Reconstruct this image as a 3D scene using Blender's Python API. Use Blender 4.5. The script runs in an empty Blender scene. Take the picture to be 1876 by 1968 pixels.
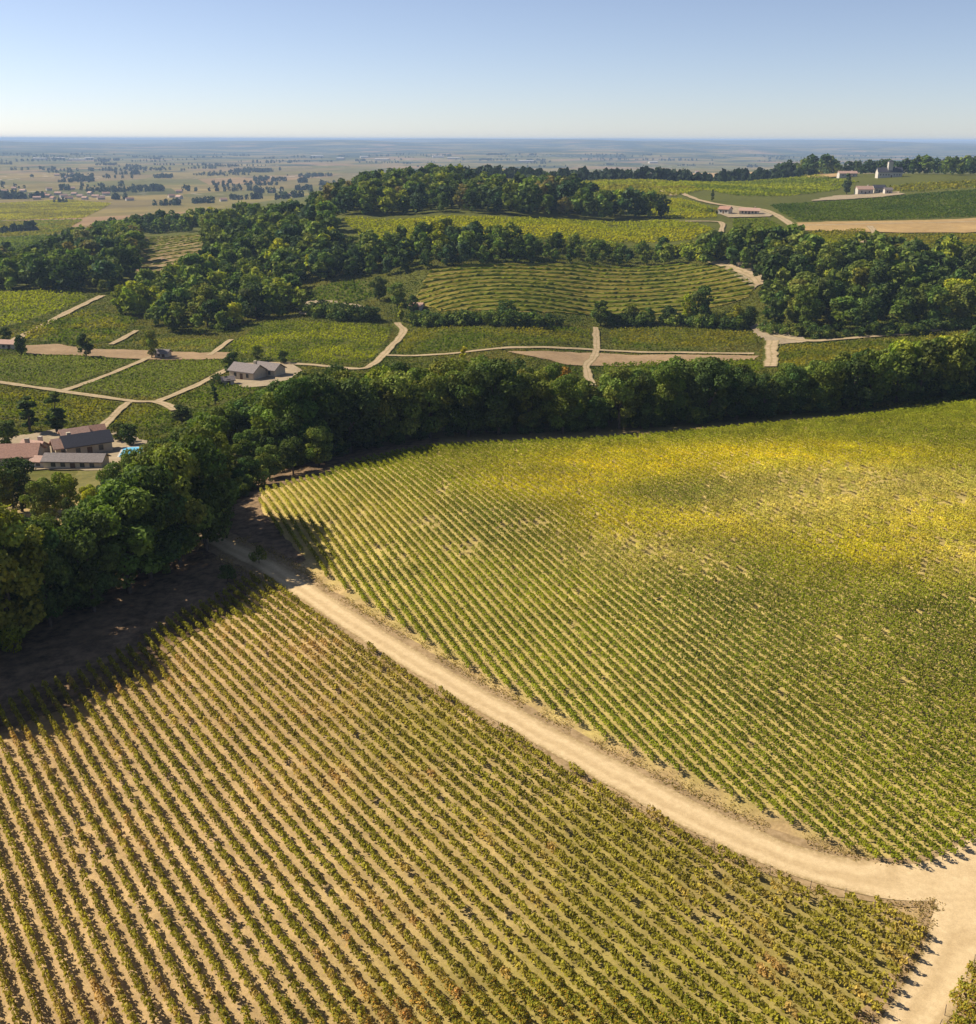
import bpy, math, random
import numpy as np

random.seed(7)
RNG = np.random.default_rng(11)
SC = bpy.context.scene
COL = SC.collection

# ------------------------------------------------------------------ camera
IMG_W, IMG_H = 1876.0, 1968.0          # survey pixels used for placing things
FPX = 1974.0
CAM_Z = 55.0
PITCH = math.radians(19.95)
cam_data = bpy.data.cameras.new('camera')
cam = bpy.data.objects.new('camera', cam_data)
COL.objects.link(cam)
cam.location = (0, 0, CAM_Z)
cam.rotation_euler = (math.radians(90) - PITCH, math.radians(-0.12), 0)
cam_data.sensor_fit = 'VERTICAL'
cam_data.sensor_height = 24.0
cam_data.lens = 24.0 * FPX / IMG_H
cam_data.clip_start = 0.5
cam_data.clip_end = 120000
SC.camera = cam

# ------------------------------------------------------------------ light
SUN_EL = math.radians(38.5)
SUN_AZ = math.radians(-67)             # clockwise from +Y, so the sun stands to the back left
world = bpy.data.worlds.new('World')
SC.world = world
world.use_nodes = True
wn = world.node_tree.nodes
wl = world.node_tree.links
for n in list(wn):
    wn.remove(n)
w_out = wn.new('ShaderNodeOutputWorld')
w_bg = wn.new('ShaderNodeBackground')
w_sky = wn.new('ShaderNodeTexSky')
w_sky.sky_type = 'NISHITA'
w_sky.sun_disc = False
w_sky.sun_elevation = SUN_EL
w_sky.sun_rotation = SUN_AZ
w_sky.altitude = 0
w_sky.air_density = 0.65
w_sky.dust_density = 0.2
w_sky.ozone_density = 2.4
w_bg.inputs['Strength'].default_value = 0.068
w_hsv = wn.new('ShaderNodeHueSaturation')
w_hsv.inputs['Saturation'].default_value = .88
w_tint = wn.new('ShaderNodeMix')
w_tint.data_type = 'RGBA'; w_tint.blend_type = 'MULTIPLY'
w_tint.inputs[0].default_value = 1.0
w_tint.inputs[7].default_value = (1.04, .97, .99, 1)
wl.new(w_sky.outputs[0], w_hsv.inputs['Color'])
wl.new(w_hsv.outputs[0], w_tint.inputs[6])
wl.new(w_tint.outputs[2], w_bg.inputs['Color'])
wl.new(w_bg.outputs[0], w_out.inputs['Surface'])

sun_data = bpy.data.lights.new('sun', 'SUN')
sun_data.energy = 4.6
sun_data.angle = math.radians(0.53)
sun_data.color = (1.0, 0.92, 0.78)
sun = bpy.data.objects.new('sun', sun_data)
COL.objects.link(sun)
sun.location = (-60, 40, 120)
# direction from the ground to the sun
_sd = np.array([math.sin(SUN_AZ) * math.cos(SUN_EL), math.cos(SUN_AZ) * math.cos(SUN_EL), math.sin(SUN_EL)])
from mathutils import Vector, Matrix
sun.rotation_euler = Vector(_sd).to_track_quat('Z', 'Y').to_euler()

SC.view_settings.view_transform = 'Standard'
SC.view_settings.look = 'None'
SC.view_settings.gamma = 1.0
SC.view_settings.use_curve_mapping = False
SC.view_settings.exposure = 0.85
SC.cycles.use_denoising = True
SC.cycles.max_bounces = 6
SC.cycles.diffuse_bounces = 3
SC.cycles.glossy_bounces = 2
SC.cycles.transmission_bounces = 3
SC.cycles.transparent_max_bounces = 6
SC.cycles.volume_bounces = 0
SC.cycles.volume_step_rate = 10
SC.cycles.caustics_reflective = False
SC.cycles.caustics_refractive = False

# ------------------------------------------------------------------ terrain
def ray(u, v):
    """direction of the line of sight through a survey pixel"""
    u = np.asarray(u, float); v = np.asarray(v, float)
    a = (u - IMG_W / 2) / FPX
    b = -(v - IMG_H / 2) / FPX
    cp, sp = math.cos(PITCH), math.sin(PITCH)
    return np.stack([a, cp + b * sp, -sp + b * cp], -1)

CTRL = [
    # near hill
    (938, 1968, 0), (0, 1968, 0), (1876, 1968, 0), (0, 1500, 0), (938, 1400, 0), (1876, 1300, .6), (500, 1120, -.4),
    (1300, 1000, .8), (1876, 920, 1.6), (840, 862, -1.0), (1150, 846, 0), (1500, 814, 1.2), (1876, 776, 2.6),
    (500, 950, -1.4), (380, 1090, -1.0), (0, 1260, -.6), (0, 1130, -3), (230, 1010, -6),
    # farm below the hill
    (0, 890, -12), (150, 880, -12.5), (270, 860, -12.5), (420, 830, -13),
    # valley plots
    (0, 800, -14.5), (300, 780, -15.5), (400, 700, -17), (0, 680, -18), (200, 600, -20), (0, 570, -21),
    (560, 705, -15.5), (740, 690, -15), (760, 625, -15.5), (600, 640, -16), (1140, 640, -14), (1150, 712, -14),
    (1480, 640, -12), (1480, 695, -12.5), (1876, 640, -8), (1700, 660, -10),
    # terraced slope
    (800, 600, -14), (1140, 606, -13), (1450, 600, -10), (820, 515, -2), (1100, 505, -1), (1420, 510, 0),
    (700, 560, -11), (500, 570, -17), (300, 545, -17), (450, 490, -10), (280, 525, -17), (390, 465, -9),
    # bright field and the wooded hill behind it
    (700, 455, 2), (1300, 460, 3), (660, 420, 8), (1300, 422, 8), (1390, 445, 5), (1600, 520, -1), (1876, 520, 0),
    # plateau
    (900, 345, 15), (1250, 345, 15), (1250, 395, 11), (1600, 334, 21), (1876, 342, 24), (1876, 410, 11),
    (1550, 420, 9), (1700, 450, 6), (1876, 455, 6), (1450, 450, 4.5), (1650, 365, 15), (860, 350, 14),
    # slope down to the plain
    (600, 400, -4), (250, 440, -28), (0, 500, -34), (0, 440, -50), (150, 390, -58), (500, 385, -52), (0, 360, -60), (400, 350, -60),
    (700, 322, -60), (0, 330, -62),
]
HILL_FAR = [(1500, 3100, 6), (1500, 1900, 27), (2600, 2300, 24), (900, 2000, 6), (300, 2300, -50), (-900, 3500, -62), (300, 4200, -62),
            (2500, 4500, 0), (5000, 3000, 10), (0, -80, 0), (-250, 0, -2), (250, 0, 1), (-300, -300, -2), (300, -300, 2), (0, -300, 0),
            (-260, 150, -10), (-420, 350, -24), (350, 220, 2), (-1500, 1200, -62), (1500, 600, 8), (800, 300, 3), (-900, 300, -40)]
def _warp(x, y):
    return np.stack([np.arcsinh(np.asarray(x, float) / 90.0), np.arcsinh(np.asarray(y, float) / 90.0)], -1)

_pts = []
for (u, v, z) in CTRL:
    d = ray(u, v)
    t = (z - CAM_Z) / d[2]
    _pts.append((d[0] * t, d[1] * t, z))
_pts += HILL_FAR
_pts = np.array(_pts, float)
_W = _warp(_pts[:, 0], _pts[:, 1])
def _phi(r2):
    return 0.5 * r2 * np.log(r2 + 1e-9)
_n = len(_pts)
_A = np.zeros((_n + 3, _n + 3))
_d2 = ((_W[:, None, :] - _W[None, :, :]) ** 2).sum(-1)
_A[:_n, :_n] = _phi(_d2) + np.eye(_n) * 0.004
_A[:_n, _n] = 1; _A[_n, :_n] = 1
_A[:_n, _n + 1:] = _W; _A[_n + 1:, :_n] = _W.T
_sol = np.linalg.solve(_A, np.concatenate([_pts[:, 2], np.zeros(3)]))

def _smooth(a, b, x):
    t = np.clip((x - a) / (b - a), 0, 1)
    return t * t * (3 - 2 * t)

def height_raw(x, y):
    x = np.asarray(x, float); y = np.asarray(y, float)
    sh = x.shape
    w = _warp(x.ravel(), y.ravel())
    out = np.zeros(len(w))
    for i in range(0, len(w), 40000):
        ww = w[i:i + 40000]
        d2 = ((ww[:, None, :] - _W[None, :, :]) ** 2).sum(-1)
        out[i:i + 40000] = _phi(d2) @ _sol[:_n] + _sol[_n] + ww @ _sol[_n + 1:]
    out = np.clip(out.reshape(sh), -64, 30)
    r = np.hypot(x, y)
    far = _smooth(2400, 5200, r)
    plain = -62 + 3 * np.sin(x / 900.0 + 1) * np.cos(y / 1300.0)
    # low ridges towards the horizon
    rid = _smooth(8000, 15000, r)
    az = np.arctan2(x, np.maximum(y, 1))
    ridge = 80 + 24 * np.sin(az * 7 + 1.0) + 17 * np.sin(az * 23 + r / 2600.0) + 14 * np.sin(r / 1500.0 + az * 5) + 6 * np.sin(az * 61 + r / 900.0)
    ridge2 = 26 * _smooth(6500, 8200, r) * (0.5 + 0.5 * np.sin(az * 11 + .7)) * (1 - _smooth(9000, 11000, r))
    plain = plain + rid * ridge + ridge2
    return out * (1 - far) + plain * far

# warped tensor grid; heights between grid nodes follow the grid's own triangles
_gx = 90.0 * np.sinh(np.linspace(-6.55, 6.55, 400))
_gy = np.concatenate([90.0 * np.sinh(np.linspace(-2.4, 6.55, 300))])
GX, GY = np.meshgrid(_gx, _gy)
GZ = height_raw(GX, GY)

def height(x, y):
    x = np.asarray(x, float); y = np.asarray(y, float)
    i = np.clip(np.searchsorted(_gx, x) - 1, 0, len(_gx) - 2)
    j = np.clip(np.searchsorted(_gy, y) - 1, 0, len(_gy) - 2)
    fx = np.clip((x - _gx[i]) / (_gx[i + 1] - _gx[i]), 0, 1)
    fy = np.clip((y - _gy[j]) / (_gy[j + 1] - _gy[j]), 0, 1)
    z00 = GZ[j, i]; z10 = GZ[j, i + 1]; z01 = GZ[j + 1, i]; z11 = GZ[j + 1, i + 1]
    lower = z00 + fx * (z10 - z00) + fy * (z11 - z10)
    upper = z00 + fx * (z11 - z01) + fy * (z01 - z00)
    return np.where(fx >= fy, lower, upper)

_ts = np.concatenate([np.geomspace(40, 30000, 2600)])
def ground(uv):
    """survey pixels -> points on the ground (first hit of the line of sight)"""
    uv = np.atleast_2d(np.asarray(uv, float))
    out = []
    for u, v in uv:
        d = ray(u, v)
        p = d[None, :] * _ts[:, None]
        g = CAM_Z + p[:, 2] - height(p[:, 0], p[:, 1])
        k = np.argmax(g < 0)
        if g[k] >= 0:
            k = len(_ts) - 1
        a, b = _ts[max(k - 1, 0)], _ts[k]
        for _ in range(18):
            m = .5 * (a + b)
            q = d * m
            if CAM_Z + q[2] - float(height(q[0], q[1])) < 0: b = m
            else: a = m
        q = d * b
        out.append((q[0], q[1]))
    return np.array(out)
# END GEO

# ------------------------------------------------------------------ materials
def new_mat(name):
    m = bpy.data.materials.new(name)
    m.use_nodes = True
    nt = m.node_tree
    for n in list(nt.nodes):
        nt.nodes.remove(n)
    out = nt.nodes.new('ShaderNodeOutputMaterial')
    return m, nt, out

def N(nt, kind, **kw):
    n = nt.nodes.new(kind)
    for k, v in kw.items():
        setattr(n, k, v)
    return n

def L(nt, a, b):
    nt.links.new(a, b)

def mixc(nt, fac, a, b, mode='MIX'):
    n = nt.nodes.new('ShaderNodeMix')
    n.data_type = 'RGBA'
    n.blend_type = mode
    for sock, val in ((n.inputs[0], fac), (n.inputs[6], a), (n.inputs[7], b)):
        if hasattr(val, 'is_linked'):
            nt.links.new(val, sock)
        elif isinstance(val, (int, float)):
            sock.default_value = val
        else:
            sock.default_value = (*val[:3], 1)
    return n.outputs[2]

def ramp(nt, fac, stops):
    r = nt.nodes.new('ShaderNodeValToRGB')
    while len(r.color_ramp.elements) < len(stops):
        r.color_ramp.elements.new(.5)
    for e, (p, c) in zip(r.color_ramp.elements, stops):
        e.position = p
        e.color = (c, c, c, 1) if isinstance(c, (int, float)) else (*c, 1)
    nt.links.new(fac, r.inputs[0])
    return r.outputs[0]

def noise(nt, scale, detail=4, rough=.6, vec=None):
    n = nt.nodes.new('ShaderNodeTexNoise')
    n.inputs['Scale'].default_value = scale
    n.inputs['Detail'].default_value = detail
    n.inputs['Roughness'].default_value = rough
    if vec is not None:
        nt.links.new(vec, n.inputs['Vector'])
    return n.outputs['Fac']

def wpos(nt):
    g = nt.nodes.new('ShaderNodeNewGeometry')
    return g.outputs['Position']

def principled(nt, out, col, rough=.9, spec=.15, bump=None, bump_dist=.05, bump_strength=.6):
    p = nt.nodes.new('ShaderNodeBsdfPrincipled')
    if hasattr(col, 'is_linked'):
        nt.links.new(col, p.inputs['Base Color'])
    else:
        p.inputs['Base Color'].default_value = (*col, 1)
    p.inputs['Roughness'].default_value = rough
    p.inputs['Specular IOR Level'].default_value = spec
    if bump is not None:
        b = nt.nodes.new('ShaderNodeBump')
        b.inputs['Strength'].default_value = bump_strength
        b.inputs['Distance'].default_value = bump_dist
        nt.links.new(bump, b.inputs['Height'])
        nt.links.new(b.outputs[0], p.inputs['Normal'])
    nt.links.new(p.outputs[0], out.inputs['Surface'])
    return p

def leaf_material(name, transl=.32):
    m, nt, out = new_mat(name)
    at = N(nt, 'ShaderNodeAttribute', attribute_name='tint')
    ob = N(nt, 'ShaderNodeObjectInfo')
    col = mixc(nt, 1.0, at.outputs['Color'], ob.outputs['Color'], 'MULTIPLY')
    p = N(nt, 'ShaderNodeBsdfPrincipled')
    L(nt, col, p.inputs['Base Color'])
    p.inputs['Roughness'].default_value = .75
    p.inputs['Specular IOR Level'].default_value = .06
    t = N(nt, 'ShaderNodeBsdfTranslucent')
    tc = mixc(nt, 1.0, col, (1.08, 1.18, .5), 'MULTIPLY')
    L(nt, tc, t.inputs['Color'])
    mx = N(nt, 'ShaderNodeMixShader')
    mx.inputs[0].default_value = transl
    L(nt, p.outputs[0], mx.inputs[1]); L(nt, t.outputs[0], mx.inputs[2])
    L(nt, mx.outputs[0], out.inputs['Surface'])
    return m

M = {}
M['leaf'] = leaf_material('tree_leaf', .28)
M['vine_leaf'] = leaf_material('vine_leaf', .36)

def bark():
    m, nt, out = new_mat('bark')
    pos = wpos(nt)
    n = noise(nt, 3.0, 5, .7, pos)
    c = ramp(nt, n, [(.3, (.055, .040, .028)), (.7, (.16, .12, .085))])
    principled(nt, out, c, .95, .05, n, .03)
    return m
M['bark'] = bark()

def wood_post():
    m, nt, out = new_mat('weathered_wood')
    n = noise(nt, 9.0, 4, .6, wpos(nt))
    c = ramp(nt, n, [(.3, (.13, .10, .075)), (.7, (.26, .21, .16))])
    principled(nt, out, c, .9, .1)
    return m
M['post'] = wood_post()

def terrain_mat():
    m, nt, out = new_mat('earth_and_grass')
    pos = wpos(nt)
    at = N(nt, 'ShaderNodeAttribute', attribute_name='tint')
    sep = N(nt, 'ShaderNodeSeparateXYZ'); L(nt, pos, sep.inputs[0])
    n1 = noise(nt, .35, 6, .65, pos)
    n2 = noise(nt, 2.6, 5, .7, pos)
    v1 = ramp(nt, n1, [(.3, .72), (.7, 1.22)])
    v2 = ramp(nt, n2, [(.3, .78), (.72, 1.2)])
    near = mixc(nt, 1.0, mixc(nt, 1.0, at.outputs['Color'], v1, 'MULTIPLY'), v2, 'MULTIPLY')
    # far plain: patchwork of fields
    mp = N(nt, 'ShaderNodeMapping')
    mp.inputs['Scale'].default_value = (1 / 260.0, 1 / 420.0, 0)
    mp.inputs['Rotation'].default_value = (0, 0, .35)
    L(nt, pos, mp.inputs['Vector'])
    vo = N(nt, 'ShaderNodeTexVoronoi'); vo.inputs['Scale'].default_value = 1.0
    L(nt, mp.outputs[0], vo.inputs['Vector'])
    sc = N(nt, 'ShaderNodeSeparateColor'); L(nt, vo.outputs['Color'], sc.inputs[0])
    fc = ramp(nt, sc.outputs[0], [(0, (.075, .078, .014)), (.18, (.17, .135, .026)), (.36, (.095, .096, .018)), (.52, (.23, .165, .050)),
                                  (.68, (.12, .108, .022)), (.84, (.25, .155, .075)), (1, (.18, .142, .026))])
    n3 = noise(nt, .009, 6, .65, pos)
    fc = mixc(nt, 1.0, fc, ramp(nt, n3, [(.3, .65), (.7, 1.25)]), 'MULTIPLY')
    # woods on the far plain and ridges
    n4 = noise(nt, .0016, 7, .62, pos)
    rr = N(nt, 'ShaderNodeVectorMath', operation='LENGTH'); L(nt, pos, rr.inputs[0])
    mr = N(nt, 'ShaderNodeMapRange'); L(nt, rr.outputs['Value'], mr.inputs[0])
    mr.inputs[1].default_value = 2500; mr.inputs[2].default_value = 8500
    mr.inputs[3].default_value = -.10; mr.inputs[4].default_value = .075
    ad = N(nt, 'ShaderNodeMath', operation='ADD'); L(nt, n4, ad.inputs[0]); L(nt, mr.outputs[0], ad.inputs[1])
    wood = ramp(nt, ad.outputs[0], [(.53, 0.0), (.58, 1.0)])
    fc = mixc(nt, wood, fc, (.026, .040, .016))
    # pale roofs scattered over far villages
    vo2 = N(nt, 'ShaderNodeTexVoronoi'); vo2.inputs['Scale'].default_value = 1 / 55.0
    L(nt, pos, vo2.inputs['Vector'])
    n5 = noise(nt, .0011, 3, .5, pos)
    dens = ramp(nt, n5, [(.50, 0.0), (.62, 1.0)])
    spot = ramp(nt, vo2.outputs['Distance'], [(.16, 1.0), (.2, 0.0)])
    sp = N(nt, 'ShaderNodeMath', operation='MULTIPLY'); L(nt, dens, sp.inputs[0]); L(nt, spot, sp.inputs[1])
    fc = mixc(nt, sp.outputs[0], fc, (.52, .43, .38))
    farm = N(nt, 'ShaderNodeAttribute', attribute_name='plain')
    col = mixc(nt, farm.outputs['Fac'], near, fc)
    nb = noise(nt, 7.0, 4, .7, pos)
    principled(nt, out, col, .95, .05, nb, .06, .5)
    return m
M['terrain'] = terrain_mat()

def soil_mat(name, a, b, scale=1.2, bump=.05):
    m, nt, out = new_mat(name)
    pos = wpos(nt)
    n1 = noise(nt, scale, 6, .7, pos)
    n2 = noise(nt, scale * .12, 4, .6, pos)
    c = ramp(nt, n1, [(.3, a), (.7, b)])
    c = mixc(nt, 1.0, c, ramp(nt, n2, [(.3, .82), (.7, 1.15)]), 'MULTIPLY')
    principled(nt, out, c, .95, .05, n1, bump, .5)
    return m
M['brown_soil'] = soil_mat('brown_soil', (.22, .145, .075), (.33, .225, .125), .8)
M['ochre_soil'] = soil_mat('ochre_stubble', (.30, .19, .075), (.40, .27, .12), .3)
M['yard'] = soil_mat('pale_yard_gravel', (.25, .19, .115), (.36, .28, .18), .9)
M['litter'] = soil_mat('dapple_painted_litter', (.055, .038, .022), (.31, .20, .11), .6)  # dark tone deepened for tree shade, lighter patches painted as sun dapples
M['grass_floor'] = soil_mat('rough_grass', (.10, .10, .028), (.21, .17, .055), .6)

def road_mat():
    m, nt, out = new_mat('dirt_track')
    pos = wpos(nt)
    ac = N(nt, 'ShaderNodeAttribute', attribute_name='across')
    n0 = noise(nt, .5, 4, .6, pos)
    n1 = noise(nt, 1.6, 6, .7, pos)
    n2 = noise(nt, 9.0, 4, .7, pos)
    wob = N(nt, 'ShaderNodeMath', operation='MULTIPLY_ADD'); L(nt, n0, wob.inputs[0]); wob.inputs[1].default_value = .22
    L(nt, ac.outputs['Fac'], wob.inputs[2])
    base = ramp(nt, n1, [(.28, (.47, .34, .185)), (.72, (.62, .465, .265))])
    base = mixc(nt, 1.0, base, ramp(nt, n2, [(.3, .86), (.7, 1.1)]), 'MULTIPLY')
    # wheel tracks: two compacted pale bands, a rough brown crown between them
    tr = ramp(nt, wob.outputs[0], [(.12, 0.0), (.20, 1.0), (.36, 1.0), (.46, 0.0), (.58, 0.0), (.70, 1.0), (.86, 1.0), (.94, 0.0)])
    c = mixc(nt, tr, mixc(nt, 1.0, base, (.90, .87, .82), 'MULTIPLY'), mixc(nt, 1.0, base, (1.05, 1.04, 1.02), 'MULTIPLY'))
    n3 = noise(nt, 3.0, 5, .75, pos)
    edge = ramp(nt, ac.outputs['Fac'], [(0.0, 1.0), (.10, .35), (.2, 0.0), (.8, 0.0), (.9, .35), (1.0, 1.0)])
    em = N(nt, 'ShaderNodeMath', operation='MULTIPLY'); L(nt, edge, em.inputs[0]); L(nt, ramp(nt, n3, [(.38, 0.0), (.55, 1.0)]), em.inputs[1])
    c = mixc(nt, em.outputs[0], c, (.27, .19, .08))
    principled(nt, out, c, .95, .05, n2, .04, .5)
    return m
M['road'] = road_mat()
def lane_mat():
    m, nt, out = new_mat('valley_lane')
    pos = wpos(nt)
    ac = N(nt, 'ShaderNodeAttribute', attribute_name='across')
    n1 = noise(nt, .45, 6, .7, pos); n2 = noise(nt, .12, 4, .6, pos)
    c = ramp(nt, n1, [(.3, (.27, .195, .105)), (.7, (.45, .335, .205))])
    ad = N(nt, 'ShaderNodeMath', operation='MULTIPLY_ADD'); L(nt, n2, ad.inputs[0]); ad.inputs[1].default_value = .5; L(nt, ac.outputs['Fac'], ad.inputs[2])
    grass = ramp(nt, ad.outputs[0], [(.22, .85), (.36, 0.0), (.62, 0.0), (.72, .5), (.82, 0.0), (1.0, 0.0)])
    edge = ramp(nt, ac.outputs['Fac'], [(0.0, .8), (.14, 0.0), (.86, 0.0), (1.0, .8)])
    mx = N(nt, 'ShaderNodeMath', operation='MAXIMUM'); L(nt, grass, mx.inputs[0]); L(nt, edge, mx.inputs[1])
    c = mixc(nt, mx.outputs[0], c, (.14, .125, .035))
    principled(nt, out, c, .95, .05)
    return m
M['lane'] = lane_mat()
M['verge'] = soil_mat('dry_verge', (.22, .145, .065), (.42, .29, .155), 1.6)

def vine_ground(name, a, b):
    return soil_mat(name, a, b, .5)

def flat_mat(name, col, rough=.8, spec=.2, var=.25, scale=1.5, bump=0.0):
    m, nt, out = new_mat(name)
    n = noise(nt, scale, 5, .65, wpos(nt))
    c = mixc(nt, 1.0, col, ramp(nt, n, [(.25, 1 - var), (.75, 1 + var)]), 'MULTIPLY')
    principled(nt, out, c, rough, spec, n if bump else None, bump)
    return m
M['render_wall'] = flat_mat('pale_render', (.42, .35, .27), .9, .1, .12, .8)
M['stone_wall'] = flat_mat('limestone', (.52, .43, .31), .9, .1, .2, 1.2)
M['white_wall'] = flat_mat('whitewash', (.48, .43, .36), .9, .1, .08, .6)
M['roof_terracotta'] = flat_mat('terracotta_tile', (.34, .19, .135), .85, .15, .3, 2.5)
M['roof_pink'] = flat_mat('faded_pink_tile', (.46, .29, .215), .85, .15, .25, 2.5)
M['roof_grey'] = flat_mat('weathered_grey_tile', (.20, .165, .15), .8, .2, .3, 2.5)
M['roof_slate'] = flat_mat('dark_slate', (.055, .052, .062), .6, .3, .25, 2.5)
M['shutter'] = flat_mat('dark_window', (.03, .032, .036), .3, .5, .1, 2.0)
M['door_wood'] = flat_mat('door_wood', (.12, .07, .04), .7, .2, .2, 3.0)

def pool_water():
    m, nt, out = new_mat('pool_water')
    n = noise(nt, 2.0, 3, .5, wpos(nt))
    principled(nt, out, (.16, .50, .72), .08, .5, n, .02, .2)
    return m
M['pool'] = pool_water()

# ------------------------------------------------------------------ builders
def link(o, parent=None):
    COL.objects.link(o)
    if parent is not None:
        o.parent = parent
    return o

def tag(o, label=None, cat=None, group=None, kind=None):
    if label: o['label'] = label
    if cat: o['category'] = cat
    if group: o['group'] = group
    if kind: o['kind'] = kind
    return o

def empty(name, loc, rz=0.0):
    o = bpy.data.objects.new(name, None)
    o.empty_display_size = .2
    o.location = loc
    o.rotation_euler = (0, 0, rz)
    COL.objects.link(o)
    return o

def mesh_np(name, verts, quads=None, tris=None, mats=(), tint=None, attrs=None, smooth=False, mat_idx=None):
    """mesh straight from numpy arrays"""
    me = bpy.data.meshes.new(name)
    verts = np.asarray(verts, np.float32)
    nv = len(verts)
    q = np.zeros((0, 4), np.int32) if quads is None else np.asarray(quads, np.int32)
    t = np.zeros((0, 3), np.int32) if tris is None else np.asarray(tris, np.int32)
    me.vertices.add(nv)
    me.vertices.foreach_set('co', verts.ravel())
    nl = q.size + t.size
    me.loops.add(nl)
    me.loops.foreach_set('vertex_index', np.concatenate([q.ravel(), t.ravel()]).astype(np.int32))
    npoly = len(q) + len(t)
    me.polygons.add(npoly)
    starts = np.concatenate([np.arange(len(q)) * 4, len(q) * 4 + np.arange(len(t)) * 3]).astype(np.int32)
    me.polygons.foreach_set('loop_start', starts)
    if mat_idx is not None:
        me.polygons.foreach_set('material_index', np.asarray(mat_idx, np.int32))
    me.polygons.foreach_set('use_smooth', np.full(npoly, bool(smooth)))
    for m in mats:
        me.materials.append(m)
    if tint is not None:
        a = me.attributes.new('tint', 'FLOAT_COLOR', 'POINT')
        c = np.ones((nv, 4), np.float32); c[:, :3] = tint
        a.data.foreach_set('color', c.ravel())
    for k, arr in (attrs or {}).items():
        a = me.attributes.new(k, 'FLOAT', 'POINT')
        a.data.foreach_set('value', np.asarray(arr, np.float32))
    me.update(calc_edges=True)
    return me

def leaf_arrays(cen, nrm, size, tint, rng, aspect=.8):
    """kite-shaped leaf quads"""
    n = len(cen)
    nrm = nrm / (np.linalg.norm(nrm, axis=1, keepdims=True) + 1e-9)
    r = rng.normal(size=(n, 3))
    a = np.cross(nrm, r); a /= (np.linalg.norm(a, axis=1, keepdims=True) + 1e-9)
    b = np.cross(nrm, a)
    s = size[:, None]
    bend = nrm * s * rng.uniform(-.18, .12, (n, 1))
    v = np.empty((n, 4, 3))
    v[:, 0] = cen - a * s * .55 + bend
    v[:, 1] = cen + b * s * .5 * aspect - a * s * .05
    v[:, 2] = cen + a * s * .55 + bend
    v[:, 3] = cen - b * s * .5 * aspect - a * s * .05
    q = np.arange(n * 4).reshape(n, 4)
    return v.reshape(-1, 3), q, np.repeat(tint, 4, axis=0)

def tube(pts, rad, seg=6):
    """tapered tube along points -> verts, quads"""
    pts = np.asarray(pts, float); k = len(pts)
    vs, qs = [], []
    for i in range(k):
        d = pts[min(i + 1, k - 1)] - pts[max(i - 1, 0)]
        d /= np.linalg.norm(d) + 1e-9
        ref = np.array([1., 0, 0]) if abs(d[0]) < .8 else np.array([0, 1., 0])
        a = np.cross(d, ref); a /= np.linalg.norm(a); b = np.cross(d, a)
        for s in range(seg):
            an = 2 * math.pi * s / seg
            vs.append(pts[i] + rad[i] * (a * math.cos(an) + b * math.sin(an)))
    for i in range(k - 1):
        for s in range(seg):
            s2 = (s + 1) % seg
            qs.append((i * seg + s, i * seg + s2, (i + 1) * seg + s2, (i + 1) * seg + s))
    return np.array(vs), np.array(qs)

def join(parts):
    vs, qs, o = [], [], 0
    for v, q in parts:
        vs.append(v); qs.append(np.asarray(q) + o); o += len(v)
    return np.concatenate(vs), np.concatenate(qs)

BOXQ = np.array([(0, 3, 2, 1), (4, 5, 6, 7), (0, 1, 5, 4), (1, 2, 6, 5), (2, 3, 7, 6), (3, 0, 4, 7)])
def boxv(x0, x1, y0, y1, z0, z1):
    return np.array([(x0, y0, z0), (x1, y0, z0), (x1, y1, z0), (x0, y1, z0), (x0, y0, z1), (x1, y0, z1), (x1, y1, z1), (x0, y1, z1)], float), BOXQ

# ------------------------------------------------------------------ plots drawn as survey polygons
LOWER_UV = [(-260, 1455), (0, 1356), (130, 1308), (270, 1240), (318, 1200), (416, 1150), (474, 1110), (528, 1116), (600, 1178), (700, 1243),
            (800, 1306), (900, 1366), (1000, 1424), (1100, 1482), (1200, 1540), (1300, 1594), (1400, 1645), (1500, 1690), (1600, 1722),
            (1690, 1742), (1765, 1762), (1785, 1795), (1738, 1880), (1686, 1968), (1630, 2070), (1400, 2130), (300, 2130), (-420, 2130)]
UPPER_UV = [(498, 948), (560, 928), (620, 917), (680, 890), (760, 872), (840, 859), (1000, 851), (1150, 845), (1330, 830), (1500, 814), (1700, 794), (1876, 773),
            (2010, 760), (2060, 1540), (1900, 1612), (1840, 1648), (1766, 1671), (1676, 1651), (1596, 1622), (1496, 1577), (1416, 1539), (1336, 1501), (1236, 1459), (1186, 1437), (1096, 1387),
            (976, 1327), (896, 1285), (796, 1223), (696, 1159), (626, 1109), (590, 1072), (540, 1030), (500, 990)]
CORNER_UV = [(1900, 1815), (1862, 1868), (1812, 1955), (1770, 2040), (2000, 2120), (2080, 1900)]
LOWER, UPPER, CORNER = ground(LOWER_UV), ground(UPPER_UV), ground(CORNER_UV)

def inside(poly, x, y):
    x = np.asarray(x, float); y = np.asarray(y, float)
    r = np.zeros(x.shape, bool)
    n = len(poly)
    for i in range(n):
        x0, y0 = poly[i]; x1, y1 = poly[(i + 1) % n]
        c = (y0 > y) != (y1 > y)
        with np.errstate(divide='ignore', invalid='ignore'):
            xi = (x1 - x0) * (y - y0) / (y1 - y0 + 1e-12) + x0
        r ^= c & (x < xi)
    return r

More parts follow.
